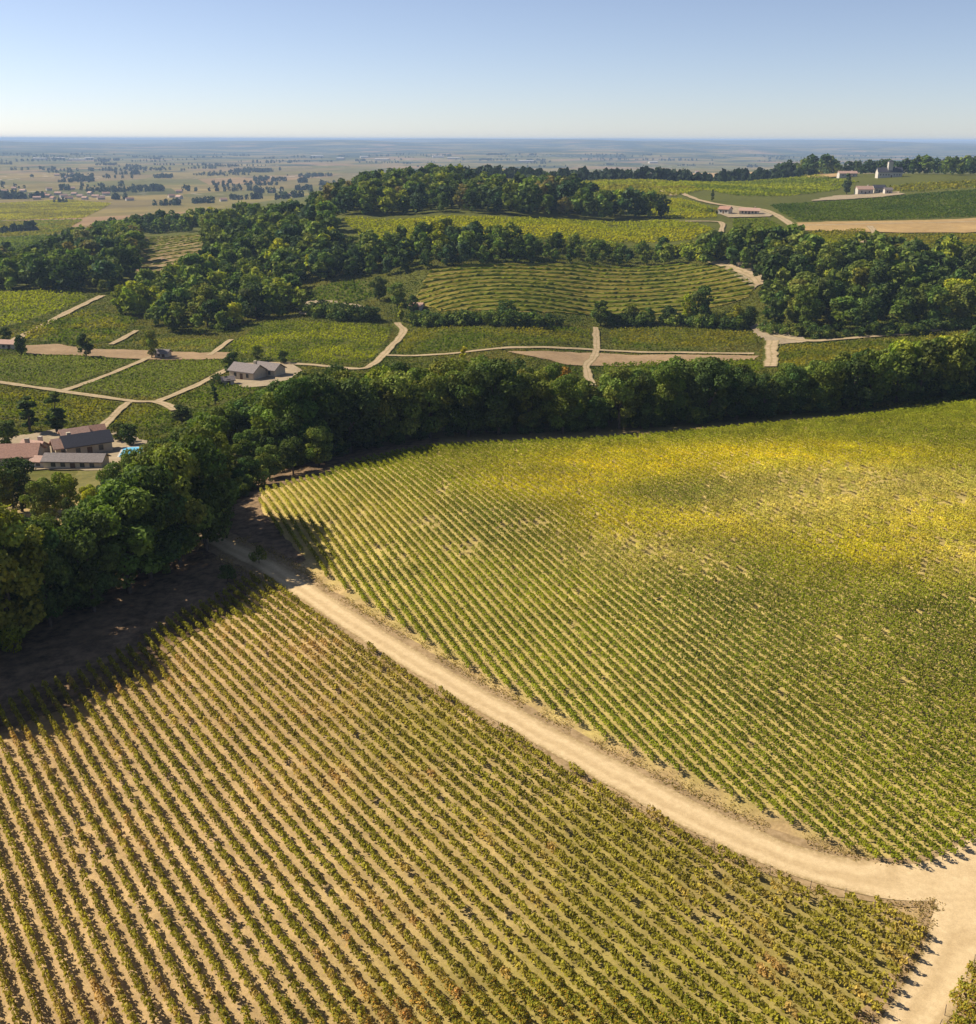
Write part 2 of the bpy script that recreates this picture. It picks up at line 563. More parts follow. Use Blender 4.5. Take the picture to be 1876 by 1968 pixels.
# ------------------------------------------------------------------ the ground sheet
SOIL = np.array([.42, .285, .135]); GRASSY = np.array([.085, .088, .015]); LITTER = np.array([.17, .115, .06])
def vnoise(x, y, s, seed=0):
    """cheap smooth value noise"""
    x = np.asarray(x, float) / s; y = np.asarray(y, float) / s
    xi = np.floor(x).astype(np.int64); yi = np.floor(y).astype(np.int64)
    fx = x - xi; fy = y - yi
    fx = fx * fx * (3 - 2 * fx); fy = fy * fy * (3 - 2 * fy)
    def h(a, b):
        k = (a * 374761393 + b * 668265263 + seed * 2147483647) & 0xffffffff
        k = ((k ^ (k >> 13)) * 1274126177) & 0xffffffff
        return ((k ^ (k >> 16)) & 0xffff) / 65535.0
    return (h(xi, yi) * (1 - fx) + h(xi + 1, yi) * fx) * (1 - fy) + (h(xi, yi + 1) * (1 - fx) + h(xi + 1, yi + 1) * fx) * fy

def build_ground():
    ny, nx = GX.shape
    v = np.stack([GX, GY, GZ], -1).reshape(-1, 3)
    idx = np.arange(ny * nx).reshape(ny, nx)
    a, b, c, d = idx[:-1, :-1].ravel(), idx[:-1, 1:].ravel(), idx[1:, 1:].ravel(), idx[1:, :-1].ravel()
    tris = np.concatenate([np.stack([a, b, c], 1), np.stack([a, c, d], 1)])
    x, y = v[:, 0], v[:, 1]
    r = np.hypot(x, y)
    near = 1 - _smooth(170, 235, r)
    n = vnoise(x, y, 23, 3)[:, None]
    tint = GRASSY * (1 - near[:, None]) + SOIL * near[:, None]
    up = inside(UPPER, x, y)
    tint[up] = .45 * tint[up] + .55 * np.array([.40, .33, .075])
    lo = inside(LOWER, x, y)
    kk = (.92 * _smooth(-20, 2, x + .10 * (y - 60)) * (.55 + .45 * _smooth(.2, .6, vnoise(x, y, 9, 15))))[:, None]
    tint = np.where(lo[:, None], tint * (1 - kk) + np.array([.27, .215, .060]) * kk, tint)
    tint = tint * (.9 + .25 * n)
    plain = np.maximum(_smooth(1500, 2400, r), _smooth(-36, -46, v[:, 2]) * _smooth(600, 900, r))
    me = mesh_np('ground', v, tris=tris, mats=[M['terrain']], tint=tint, attrs={'plain': plain}, smooth=True)
    o = link(bpy.data.objects.new('ground', me))
    tag(o, 'rolling sandy and grassy ground running out to the horizon', None, None, 'structure')
build_ground()

# ------------------------------------------------------------------ tracks
def catmull(p, step):
    p = np.asarray(p, float)
    q = np.concatenate([[2 * p[0] - p[1]], p, [2 * p[-1] - p[-2]]])
    out = []
    for i in range(1, len(q) - 2):
        n = max(2, int(np.linalg.norm(q[i + 1] - q[i]) / step))
        for k in range(n):
            t = k / n
            out.append(.5 * (2 * q[i] + (q[i + 1] - q[i - 1]) * t + (2 * q[i - 1] - 5 * q[i] + 4 * q[i + 1] - q[i + 2]) * t * t
                             + (3 * q[i] - q[i - 1] - 3 * q[i + 1] + q[i + 2]) * t ** 3))
    out.append(q[-2])
    return np.array(out)

def strip(name, uv, width, mat, lift, label, wob=.12, seed=0, pts=None, step=None, cols=5, open_end=None):
    p = ground(uv) if pts is None else np.asarray(pts)
    dist = np.hypot(*p.mean(0))
    st = step or max(.8, dist / 160.0)
    c = catmull(p, st)
    tg = np.gradient(c, axis=0); tg /= np.linalg.norm(tg, axis=1, keepdims=True)
    nr = np.stack([-tg[:, 1], tg[:, 0]], 1)
    rng = np.random.default_rng(100 + seed)
    k = len(c)
    w = np.asarray(width, float)
    if w.ndim:
        w = np.interp(np.linspace(0, 1, k), np.linspace(0, 1, len(w)), w)
    jl = rng.normal(0, wob, k); jr = rng.normal(0, wob, k)
    if k > 4:
        ker = np.ones(3) / 3
        jl, jr = np.convolve(jl, ker, 'same'), np.convolve(jr, ker, 'same')
    vs = []; ac = []
    for j in range(cols):
        f = j / (cols - 1)
        off = -(w / 2 + jl * w) * (1 - f) + (w / 2 + jr * w) * f
        q = c + nr * off[:, None]
        z = height(q[:, 0], q[:, 1]) + lift + .0005 * np.hypot(q[:, 0], q[:, 1])
        vs.append(np.column_stack([q, z])); ac.append(np.full(k, f))
    ac = np.stack(ac, 1)
    if open_end is not None:                       # worn bare where two tracks run into each other
        pc = ground([open_end])[0]
        far = _smooth(5.0, 9.0, np.hypot(c[:, 0] - pc[0], c[:, 1] - pc[1]))[:, None]
        ac = .28 + (ac - .28) * far
    v = np.stack(vs, 1).reshape(-1, 3); ac = ac.ravel()
    idx = np.arange(k * cols).reshape(k, cols)
    qd = np.stack([idx[:-1, :-1].ravel(), idx[1:, :-1].ravel(), idx[1:, 1:].ravel(), idx[:-1, 1:].ravel()], 1)[:, ::-1]
    me = mesh_np(name, v, quads=qd, mats=[mat], attrs={'across': ac}, smooth=True)
    o = link(bpy.data.objects.new(name, me))
    tag(o, label, None, None, 'structure')
    return o, c

TRACK_UV = [(360, 1008), (440, 1052), (520, 1092), (600, 1145), (700, 1211), (800, 1273), (900, 1332), (1000, 1388), (1100, 1443), (1200, 1497), (1300, 1551), (1400, 1600),
            (1500, 1641), (1600, 1673), (1700, 1692), (1790, 1694), (1860, 1672), (1930, 1630), (2020, 1575)]
SIDE_UV = [(1900, 1668), (1880, 1715), (1856, 1785), (1824, 1860), (1766, 1952), (1720, 2030), (1660, 2130)]
strip('verge', TRACK_UV, 5.6, M['verge'], .015, 'dry grassy verge either side of the pale near track', .05, 1, cols=7)
strip('verge', SIDE_UV, 5.6, M['verge'], .019, 'dry verge of the side track at the lower right corner', .05, 2)
_, TRACK_C = strip('dirt_track', TRACK_UV, [2.9, 3.1, 3.2, 3.2, 3.4, 4.0, 5.0], M['road'], .05, 'pale sandy track curving between the two near vineyards', .03, 3, cols=9, open_end=(1880, 1695))
_, SIDE_C = strip('dirt_track', SIDE_UV, [6.4, 4.6, 3.6, 3.4, 3.4], M['road'], .062, 'pale sandy side track leaving the junction at lower right', .03, 4, cols=9, open_end=(1880, 1695))

MID_TRACKS = [
    ([(197, 571), (130, 604), (62, 640), (8, 668)], 6, 'sandy track beside the leftmost valley plot'),
    ([(264, 638), (240, 652), (215, 665)], 4, 'short sandy track right of the small valley plot'),
    ([(290, 689), (200, 727), (120, 755)], 4, 'straight pale track between the two middle valley plots'),
    ([(440, 711), (385, 740), (306, 774)], 4.2, 'straight pale track running down from the grey-roofed farmhouse'),
    ([(-30, 733), (0, 738), (113, 754), (247, 773), (307, 776), (340, 791)], 4.6, 'pale track crossing the left valley plots'),
    ([(247, 776), (220, 801), (190, 832)], 4.2, 'pale track running down to the pink-roofed farm'),
    ([(446, 655), (403, 685)], 4, 'short sandy track left of the wide valley plot'),
    ([(515, 700), (607, 704), (690, 711), (715, 703), (738, 684), (758, 662), (776, 640), (764, 622)], 4.6, 'sandy track climbing past the wide valley plot'),
    ([(738, 685), (876, 680), (975, 670), (1138, 673), (1250, 678), (1450, 680)], 4.4, 'sandy track along the foot of the valley plots'),
    ([(1140, 742), (1128, 707), (1146, 680), (1147, 655), (1146, 630)], 4, 'sandy track crossing the brown soil strip'),
    ([(1486, 655), (1483, 678), (1482, 705)], 7, 'short pale track beside the dark right wood'),
    ([(1450, 624), (1478, 638), (1505, 648), (1566, 655), (1670, 647), (1760, 640), (1840, 626)], 4.5, 'sandy track along the foot of the right wood'),
    ([(1296, 366), (1330, 380), (1370, 391), (1420, 398), (1474, 405), (1523, 433)], 8, 'pale road past the low stone farm on the plateau'),
    ([(1523, 433), (1600, 432), (1700, 429), (1900, 424)], 5, 'pale track along the ochre stubble strip'),
    ([(1672, 434), (1683, 455), (1656, 466)], 6, 'short pale track below the ochre stubble strip'),
    ([(1305, 426), (1383, 427), (1386, 446)], 5, 'short pale track at the right end of the bright field'),
    ([(1362, 498), (1400, 512), (1440, 527), (1466, 547)], 9, 'sandy bank beside the terraced vineyard'),
    ([(1010, 352), (1130, 343), (1240, 349), (1300, 366)], 7, 'pale track across the yellow plateau field'),
]
for i, (uv, w, lab) in enumerate(MID_TRACKS):
    strip('dirt_track', uv, w * .64, M['lane'], .2, lab, .12, 20 + i)

def sheet(name, uv, mat, lift, label, kind='structure', step=None, pts=None):
    """polygon laid over the ground, triangulated inside a slightly ragged outline"""
    from mathutils.geometry import delaunay_2d_cdt
    p = ground(uv) if pts is None else pts
    d = np.hypot(*p.mean(0))
    st = step or max(1.6, d / 110.0)
    rg = np.random.default_rng(int(abs(p[0, 0]) * 10) + len(p))
    out = []
    for a, b in zip(p, np.roll(p, -1, 0)):
        n = max(1, int(np.linalg.norm(b - a) / st))
        for k in range(n):
            out.append(a + (b - a) * k / n + (rg.normal(0, st * .16, 2) if k else 0))
    out = np.array(out)
    x0, y0 = p.min(0); x1, y1 = p.max(0)
    X, Y = np.meshgrid(np.arange(x0, x1, st), np.arange(y0, y1, st))
    X, Y = X.ravel(), Y.ravel()
    m = inside(out, X, Y)
    allp = np.vstack([out, np.column_stack([X[m], Y[m]])])
    nb = len(out)
    r = delaunay_2d_cdt([Vector((float(a), float(b))) for a, b in allp], [(k, (k + 1) % nb) for k in range(nb)], [], 1, 1e-4)
    v2 = np.array([(v.x, v.y) for v in r[0]]); f = np.array([t for t in r[2] if len(t) == 3])
    cen = v2[f].mean(1)
    f = f[inside(out, cen[:, 0], cen[:, 1])]
    e1 = v2[f[:, 1]] - v2[f[:, 0]]; e2 = v2[f[:, 2]] - v2[f[:, 0]]
    neg = (e1[:, 0] * e2[:, 1] - e1[:, 1] * e2[:, 0]) < 0
    f[neg] = f[neg][:, ::-1]
    v = np.column_stack([v2, height(v2[:, 0], v2[:, 1]) + lift + .0005 * d])
    me = mesh_np(name, v, tris=f, mats=[mat], smooth=True)
    o = link(bpy.data.objects.new(name, me))
    tag(o, label, None, None, kind)
    return o

BARE = [
    ('bare_soil', [(50, 667), (110, 664), (160, 672), (290, 676), (443, 680), (445, 692), (300, 694), (150, 686), (55, 684)], 'brown_soil', 'brown bare soil strip between the left valley plots'),
    ('bare_soil', [(975, 677), (1146, 679), (1300, 682), (1460, 684), (1450, 692), (1146, 704), (1090, 702), (1040, 690)], 'brown_soil', 'reddish bare soil strip in the middle of the valley'),
    ('stubble', [(1530, 428), (1700, 424), (1900, 417), (1900, 446), (1700, 446), (1535, 443)], 'ochre_soil', 'ochre stubble strip on the plateau at right'),
    ('stubble', [(1010, 338), (1300, 333), (1500, 329), (1600, 331), (1520, 336), (1300, 344), (1130, 342)], 'ochre_soil', 'pale stubble strip along the plateau crest'),
    ('stubble', [(1300, 345), (1420, 336), (1560, 333), (1640, 339), (1560, 342), (1400, 346)], 'ochre_soil', 'thin tan stubble band below the plateau crest'),
    ('yard', [(0, 846), (60, 838), (110, 828), (180, 824), (240, 835), (285, 850), (275, 885), (205, 908), (90, 905), (0, 908), (-60, 905), (-60, 850)], 'yard', 'gravel yard of the pink-roofed farm'),
    ('yard', [(430, 735), (470, 700), (560, 698), (582, 715), (540, 742), (470, 748)], 'yard', 'sandy yard round the grey-roofed farmhouse'),
    ('yard', [(1560, 386), (1600, 376), (1660, 372), (1730, 367), (1740, 372), (1640, 382)], 'yard', 'pale yard in front of the white plateau house'),
    ('yard', [(1370, 404), (1400, 395), (1480, 404), (1480, 416), (1400, 418)], 'yard', 'sandy yard of the low stone farm'),
    ('yard', [(1390, 500), (1440, 505), (1475, 540), (1450, 556), (1400, 522)], 'yard', 'bare sandy ground right of the terraced vineyard'),
    ('yard', [(1440, 628), (1470, 622), (1520, 640), (1560, 655), (1500, 662), (1470, 655)], 'yard', 'bare pale corner at the foot of the right wood'),
    ('yard', [(570, 585), (620, 578), (700, 590), (720, 606), (640, 612), (575, 605)], 'yard', 'dry sandy bank below the small valley plot'),
]
for nm, uv, mt, lab in BARE:
    sheet(nm, uv, M[mt], .14, lab)

# ------------------------------------------------------------------ near vineyards
def ordinal(n):
    return f"{n}{'th' if 10 <= n % 100 <= 20 else {1: 'st', 2: 'nd', 3: 'rd'}.get(n % 10, 'th')}"

def row_segments(poly, dxdy, spacing, phase=0.0, minlen=4.0):
    """parallel lines clipped to the plot: list of (offset index, start, end)"""
    d = np.array([dxdy, 1.0]); d /= np.linalg.norm(d)
    n = np.array([d[1], -d[0]])
    s = poly @ n; t = poly @ d
    out = []
    k0 = int(math.floor(s.min() / spacing)); k1 = int(math.ceil(s.max() / spacing))
    for k in range(k0, k1 + 1):
        o = (k + phase) * spacing
        hits = []
        m = len(poly)
        for i in range(m):
            s0, s1 = s[i], s[(i + 1) % m]
            if (s0 > o) != (s1 > o):
                f = (o - s0) / (s1 - s0)
                hits.append(t[i] + f * (t[(i + 1) % m] - t[i]))
        hits.sort()
        for a, b in zip(hits[::2], hits[1::2]):
            if b - a > minlen:
                out.append((k, n * o + d * a, n * o + d * b))
    return out

def vine_leaf_cloud(rng, n, length, size, h0=.42, h1=1.35, wid=.26, ragged=1.0):
    """leaf positions of one vine: a loose hedge block with a ragged top"""
    x = rng.uniform(-length / 2, length / 2, n)
    top = h1 * (1 + ragged * (.12 * np.sin(x * 5 + rng.uniform(0, 6)) + rng.normal(0, .07, n)))
    f = np.sqrt(rng.uniform(0, 1, n))
    z = h0 + f * (top - h0)
    w = wid * (1.05 - .45 * f)
    y = rng.choice([-1, 1], n) * w * rng.uniform(.35, 1.15, n)
    nr = np.stack([rng.normal(0, .5, n), np.sign(y) * rng.uniform(.3, 1.2, n), rng.uniform(-.1, 1.1, n)], 1)
    s = size * rng.uniform(.7, 1.3, n)
    return np.stack([x, y, z], 1), nr, s

# shared meshes for the vines close enough to tell one from the next
VINE_LEN = 1.05
VINE_MESH = []
for i in range(8):
    rg = np.random.default_rng(500 + i)
    n = 240
    c, nr, s = vine_leaf_cloud(rg, n, 1.14, .155, .26, 1.24 + .12 * rg.random(), .22)
    c[:, 2] *= 1 - .10 * np.abs(c[:, 0] / .56) ** 2      # each plant rounds off towards its neighbours
    tv = rg.uniform(.72, 1.28, (n, 1)) * np.ones((1, 3))
    hue = rg.random((n, 1))
    tv = tv * np.where(hue > .86, [[1.35, 1.0, .75]], np.where(hue < .2, [[.78, .95, .9]], [[1., 1., 1.]]))
    v, q, t = leaf_arrays(c, nr, s, tv, rg)
    tr_v, tr_q = tube([(0, 0, -.05), (.03, .01, .3), (-.02, 0, .62), (.05, .02, .9)], [.045, .035, .028, .012], 5)
    arm_v, arm_q = tube([(-.02, 0, .6), (.22, .02, .68), (.42, 0, .7)], [.022, .016, .008], 4)
    arm2_v, arm2_q = tube([(-.02, 0, .6), (-.24, -.02, .67), (-.43, 0, .7)], [.022, .016, .008], 4)
    wv, wq = join([(tr_v, tr_q), (arm_v, arm_q), (arm2_v, arm2_q)])
    nq = len(q)
    V = np.concatenate([v, wv]); Q = np.concatenate([q, wq + len(v)])
    T = np.concatenate([t, np.ones((len(wv), 3))])
    mi = np.concatenate([np.zeros(nq), np.ones(len(wq))])
    VINE_MESH.append(mesh_np('vine', V, quads=Q, mats=[M['vine_leaf'], M['bark']], tint=T, mat_idx=mi))

pv, pq = tube([(0, 0, -.2), (0, 0, .6), (0, 0, 1.05)], [.028, .026, .024], 6)
cap = np.array([[12, 13, 14, 15]]); cap2 = np.array([[12, 15, 16, 17]])
POST_MESH = mesh_np('end_post', pv, quads=np.concatenate([pq, cap, cap2]), mats=[M['post']])

# colour of the vine leaves over the ground: real autumn patches
def blobs(spec):
    p = ground([(u, v) for u, v, *_ in spec])
    return [(p[i, 0], p[i, 1], s[2], s[3], np.array(s[4]), s[5]) for i, s in enumerate(spec)]
YEL, PALE, GRN, DRK, OLV, BRN = (.60, .49, .008), (.58, .48, .12), (.225, .232, .014), (.125, .148, .014), (.32, .27, .034), (.35, .235, .062)
UP_BLOBS = blobs([
    (1075, 935, 10, 9, YEL, 1.65), (1330, 888, 24, 9, YEL, 1.82), (1180, 905, 12, 8, YEL, 1.49), (1180, 1000, 10, 8, YEL, 1.33), (1500, 870, 16, 6, YEL, 1.16),
    (1600, 930, 18, 10, PALE, 1.40), (1500, 985, 12, 8, PALE, 1.15), (1780, 960, 14, 11, PALE, 1.15), (1850, 1070, 8, 8, PALE, 1.15), (1240, 1060, 9, 7, PALE, 0.89),
    (1850, 1000, 12, 10, YEL, 1.33), (1700, 1060, 10, 8, YEL, 1.16), (1400, 1010, 8, 6, YEL, 1.00), (1650, 880, 16, 7, YEL, 1.00),
    (1298, 948, 10, 7, DRK, 2.21), (1045, 908, 5, 4, DRK, 1.77), (1780, 830, 24, 9, GRN, 2.04), (1500, 838, 12, 5, GRN, 1.19), (1000, 1000, 10, 10, DRK, 1.77),
    (1430, 1200, 9, 9, DRK, 1.77), (1840, 1230, 12, 12, DRK, 1.99), (1700, 1200, 12, 12, GRN, 1.36), (1500, 1350, 14, 14, DRK, 1.33), (1700, 1450, 16, 14, GRN, 1.19),
    (700, 1000, 14, 16, OLV, .5), (620, 1040, 8, 10, OLV, .5), (540, 960, 7, 8, PALE, 0.64), (900, 880, 14, 8, GRN, 1.02),
])
def upper_colour(x, y):
    w = np.full(x.shape, .55); acc = np.outer(w, (.245, .262, .014)).reshape(*x.shape, 3)
    for bx, by, rx, ry, c, a in UP_BLOBS:
        g = a * np.exp(-((x - bx) / rx) ** 2 - ((y - by) / ry) ** 2)
        acc = acc + g[..., None] * c; w = w + g
    c = acc / w[..., None]
    n = vnoise(x, y, 6, 5) - .5; n2 = vnoise(x, y, 2.1, 6) - .5
    c = c * (1 + .35 * n + .35 * n2)[..., None]
    c[..., 1] *= 1 - .12 * n2
    return c
def pale_amount(x, y):
    p = np.zeros(x.shape)
    for bx, by, rx, ry, c, a in UP_BLOBS:
        if tuple(c) == PALE:
            p = np.maximum(p, a * np.exp(-((x - bx) / rx) ** 2 - ((y - by) / ry) ** 2))
    return np.clip(p, 0, 1)
def lower_colour(x, y):
    a = vnoise(x, y, 16, 21); b = vnoise(x, y, 5, 22); c0 = vnoise(x, y, 1.7, 23)
    k = np.clip(.65 * a + .35 * b, 0, 1)[..., None]
    col = np.array(GRN) * .95 * (1 - k) + np.array(OLV) * 1.05 * k
    br = np.clip((c0 * .6 + b * .4 - .66) * 4.5, 0, 1)[..., None]
    col = col * (1 - br) + np.array(BRN) * br
    return col * (.75 + .55 * c0)[..., None] * np.array([1.06, .97, 1.15])

GAPS = ground([(828, 1010), (700, 995), (885, 1062), (775, 1085), (660, 965), (985, 1020), (740, 1060), (905, 1045), (1030, 1010), (850, 950), (640, 1010), (1405, 1095), (1385, 1120)])
GAP_R = np.array([3.4, 2.2, 3.0, 2.2, 1.8, 2.4, 2.2, 2.0, 2.2, 2.2, 1.6, 1.8, 1.6])

vine_count = [0, 0]
def build_vineyard(poly, dxdy, spacing, field, near_limit, labeler, group, order=1, leaves=64, size=.29, height_f=1.0, wid=.29, hvar=.12, ragged=1.0):
    segs = row_segments(poly, dxdy, spacing)
    d = np.array([dxdy, 1.0]); d /= np.linalg.norm(d)
    rz = math.atan2(d[1], d[0])
    ca, sa = math.cos(rz), math.sin(rz)
    if order < 0:
        segs = segs[::-1]
    for r, (k, a, b) in enumerate(segs):
        rg = np.random.default_rng(9000 + int(spacing * 1000) + 7 * r)
        ln = np.linalg.norm(b - a)
        nv = int(ln / VINE_LEN)
        tpos = (np.arange(nv) + .5) * VINE_LEN + rg.uniform(-.07, .07, nv)
        px = a[0] + d[0] * tpos; py = a[1] + d[1] * tpos
        keep = rg.random(nv) > (.006 if field == 'upper' else .018)
        if field == 'upper':
            for (gx, gy), gr in zip(GAPS, GAP_R):
                keep &= ~((np.hypot(px - gx, py - gy) < gr * .85) & (rg.random(nv) < .55))
            keep &= rg.random(nv) > .16 * pale_amount(px, py)
            cols = upper_colour(px, py)
        else:
            cols = lower_colour(px, py)
        cols = cols * rg.uniform(.82, 1.18, (nv, 1))
        pz = height(px, py)
        dist = np.sqrt(px ** 2 + py ** 2 + (pz - CAM_Z) ** 2)
        root = empty('vine_row', (float(a[0]), float(a[1]), float(height(a[0], a[1]))))
        lab = labeler(r + 1)
        tag(root, lab, 'vine row', group)
        ox, oy, oz = root.location
        cen, nrm, sz, tn = [], [], [], []
        for i in range(nv):
            if not keep[i]:
                continue
            hf = height_f * rg.uniform(1 - hvar * 1.2, 1 + hvar)
            if dist[i] < near_limit:
                me = VINE_MESH[int(rg.integers(len(VINE_MESH)))]
                o = bpy.data.objects.new('vine', me)
                o.location = (px[i] - ox, py[i] - oy, pz[i] - oz)
                o.rotation_euler = (rg.normal(0, .04), rg.normal(0, .04), rz + (math.pi if rg.random() < .5 else 0) + rg.normal(0, .1))
                o.scale = (rg.uniform(.96, 1.06), rg.uniform(.95, 1.25) * (1.0 + .32 * float(_smooth(-20, 4, px[i]))), hf)
                o.color = (*cols[i], 1)
                link(o, root)
                vine_count[0] += 1
            else:
                n = int(leaves * rg.uniform(.8, 1.15))
                c, nr, s = vine_leaf_cloud(rg, n, VINE_LEN * 1.0, size, .25, 1.3 * hf, wid, ragged)
                wx = c[:, 0] * ca - c[:, 1] * sa + px[i] - ox
                wy = c[:, 0] * sa + c[:, 1] * ca + py[i] - oy
                cen.append(np.stack([wx, wy, c[:, 2] + pz[i] - oz], 1))
                nrm.append(np.stack([nr[:, 0] * ca - nr[:, 1] * sa, nr[:, 0] * sa + nr[:, 1] * ca, nr[:, 2]], 1))
                sz.append(s)
                tn.append(cols[i][None, :] * rg.uniform(.7, 1.3, (n, 1)))
                vine_count[1] += 1
        if cen:
            v, q, t = leaf_arrays(np.concatenate(cen), np.concatenate(nrm), np.concatenate(sz), np.concatenate(tn), rg)
            me = mesh_np('foliage', v, quads=q, mats=[M['vine_leaf']], tint=t)
            o = link(bpy.data.objects.new('foliage', me), root)
            tag(o, kind='stuff')
        for e in (a + d * .15, b - d * .15):
            o = link(bpy.data.objects.new('end_post', POST_MESH), root)
            o.location = (e[0] - ox, e[1] - oy, float(height(e[0], e[1])) - oz)
            o.rotation_euler = (rg.normal(0, .07), rg.normal(0, .07), 0)
    return len(segs)

n1 = build_vineyard(LOWER, -.709, 1.24, 'lower', 78,
                    lambda i: f"low olive vine row in the vineyard below the pale track, {ordinal(i)} counted from that track", 'vine rows below the near track', -1, height_f=.80, hvar=.09, wid=.22, size=.25)
n2 = build_vineyard(UPPER, -.40, 1.22, 'upper', 70,
                    lambda i: f"green vine row above the pale near track, {ordinal(i)} counted from its left corner", 'vine rows above the near track', 1, leaves=66, size=.22, height_f=.74, wid=.25, hvar=.05, ragged=.5)
n3 = build_vineyard(CORNER, -.40, 1.3, 'lower', 90,
                    lambda i: f"vine row in the lower right corner vineyard, {ordinal(i)} counted from the side track", 'vine rows in the lower right corner', 1)
print('rows', n1, n2, n3, 'vines', vine_count)

# ------------------------------------------------------------------ farther plots: rows as low leafy ridges
def ridge_rows(segs, hgt, wid, step, colfun, rng, jit=.25):
    vs, qs, ts, o = [], [], [], 0
    for (k, a, b) in segs:
        ln = np.linalg.norm(b - a); n = max(2, int(ln / step) + 1)
        f = np.linspace(0, 1, n)
        p = a[None] + (b - a)[None] * f[:, None]
        d = (b - a) / ln; nr = np.array([-d[1], d[0]])
        h = hgt * (1 + rng.normal(0, jit, n)); w = wid * (1 + rng.normal(0, jit * .7, n))
        p = p + nr * rng.normal(0, wid * .12, n)[:, None]
        z = height(p[:, 0], p[:, 1])
        cs = [(-.5, -.05), (-.42, .72), (-.08, 1.0), (.34, .8), (.5, -.05)]
        sec = np.stack([np.column_stack([p + nr * (w * c)[:, None], z + np.where(e > 0, h * e, e)]) for c, e in cs], 1)
        sec[:, 1:4] += rng.normal(0, .09 * hgt, sec[:, 1:4].shape)
        m = len(cs)
        idx = np.arange(n * m).reshape(n, m) + o
        qs.append(np.stack([idx[:-1, :-1].ravel(), idx[:-1, 1:].ravel(), idx[1:, 1:].ravel(), idx[1:, :-1].ravel()], 1))
        vs.append(sec.reshape(-1, 3))
        c = colfun(p[:, 0], p[:, 1]) * rng.uniform(.75, 1.25, (n, 1))
        cc = np.repeat(c[:, None, :], m, 1) * rng.uniform(.72, 1.28, (n, m, 1))
        ts.append(cc.reshape(-1, 3)); o += n * m
    return np.concatenate(vs), np.concatenate(qs), np.concatenate(ts)

def leaf_rows(segs, hgt, wid, step, leaf, colfun, rng):
    P, D = [], []
    for (k, a, b) in segs:
        ln = np.linalg.norm(b - a); n = max(2, int(ln / step))
        d = (b - a) / ln
        P.append(a[None] + d[None] * (rng.uniform(0, ln, n))[:, None]); D.append(np.repeat(d[None], n, 0))
    P = np.concatenate(P); D = np.concatenate(D)
    n = len(P)
    side = rng.uniform(-1, 1, n)
    nr = np.stack([-D[:, 1], D[:, 0]], 1)
    P = P + nr * (side * wid)[:, None]
    keep = vnoise(P[:, 0], P[:, 1], 3.5, 77) > .12
    P, nr, side = P[keep], nr[keep], side[keep]; n = len(P)
    f = rng.uniform(.25, 1.0, n)
    c = np.column_stack([P, height(P[:, 0], P[:, 1]) + hgt * f * (1.05 - .3 * np.abs(side))])
    nm = np.column_stack([nr * side[:, None] * 1.2, np.full(n, .8)]) + rng.normal(0, .35, (n, 3))
    col = colfun(P[:, 0], P[:, 1]) * rng.uniform(.84, 1.2, (n, 1))
    return leaf_arrays(c, nm, leaf * rng.uniform(.7, 1.3, n), col, rng, .85)

def plot_colour(ca, cb, seed, s1=18):
    ca, cb = np.array(ca), np.array(cb)
    def f(x, y):
        k = np.clip(vnoise(x, y, s1, seed) * .7 + vnoise(x, y, s1 * .3, seed + 1) * .3, 0, 1)
        k = np.clip((k - .3) / .4, 0, 1)[..., None]
        return ca * (1 - k) + cb * k
    return f

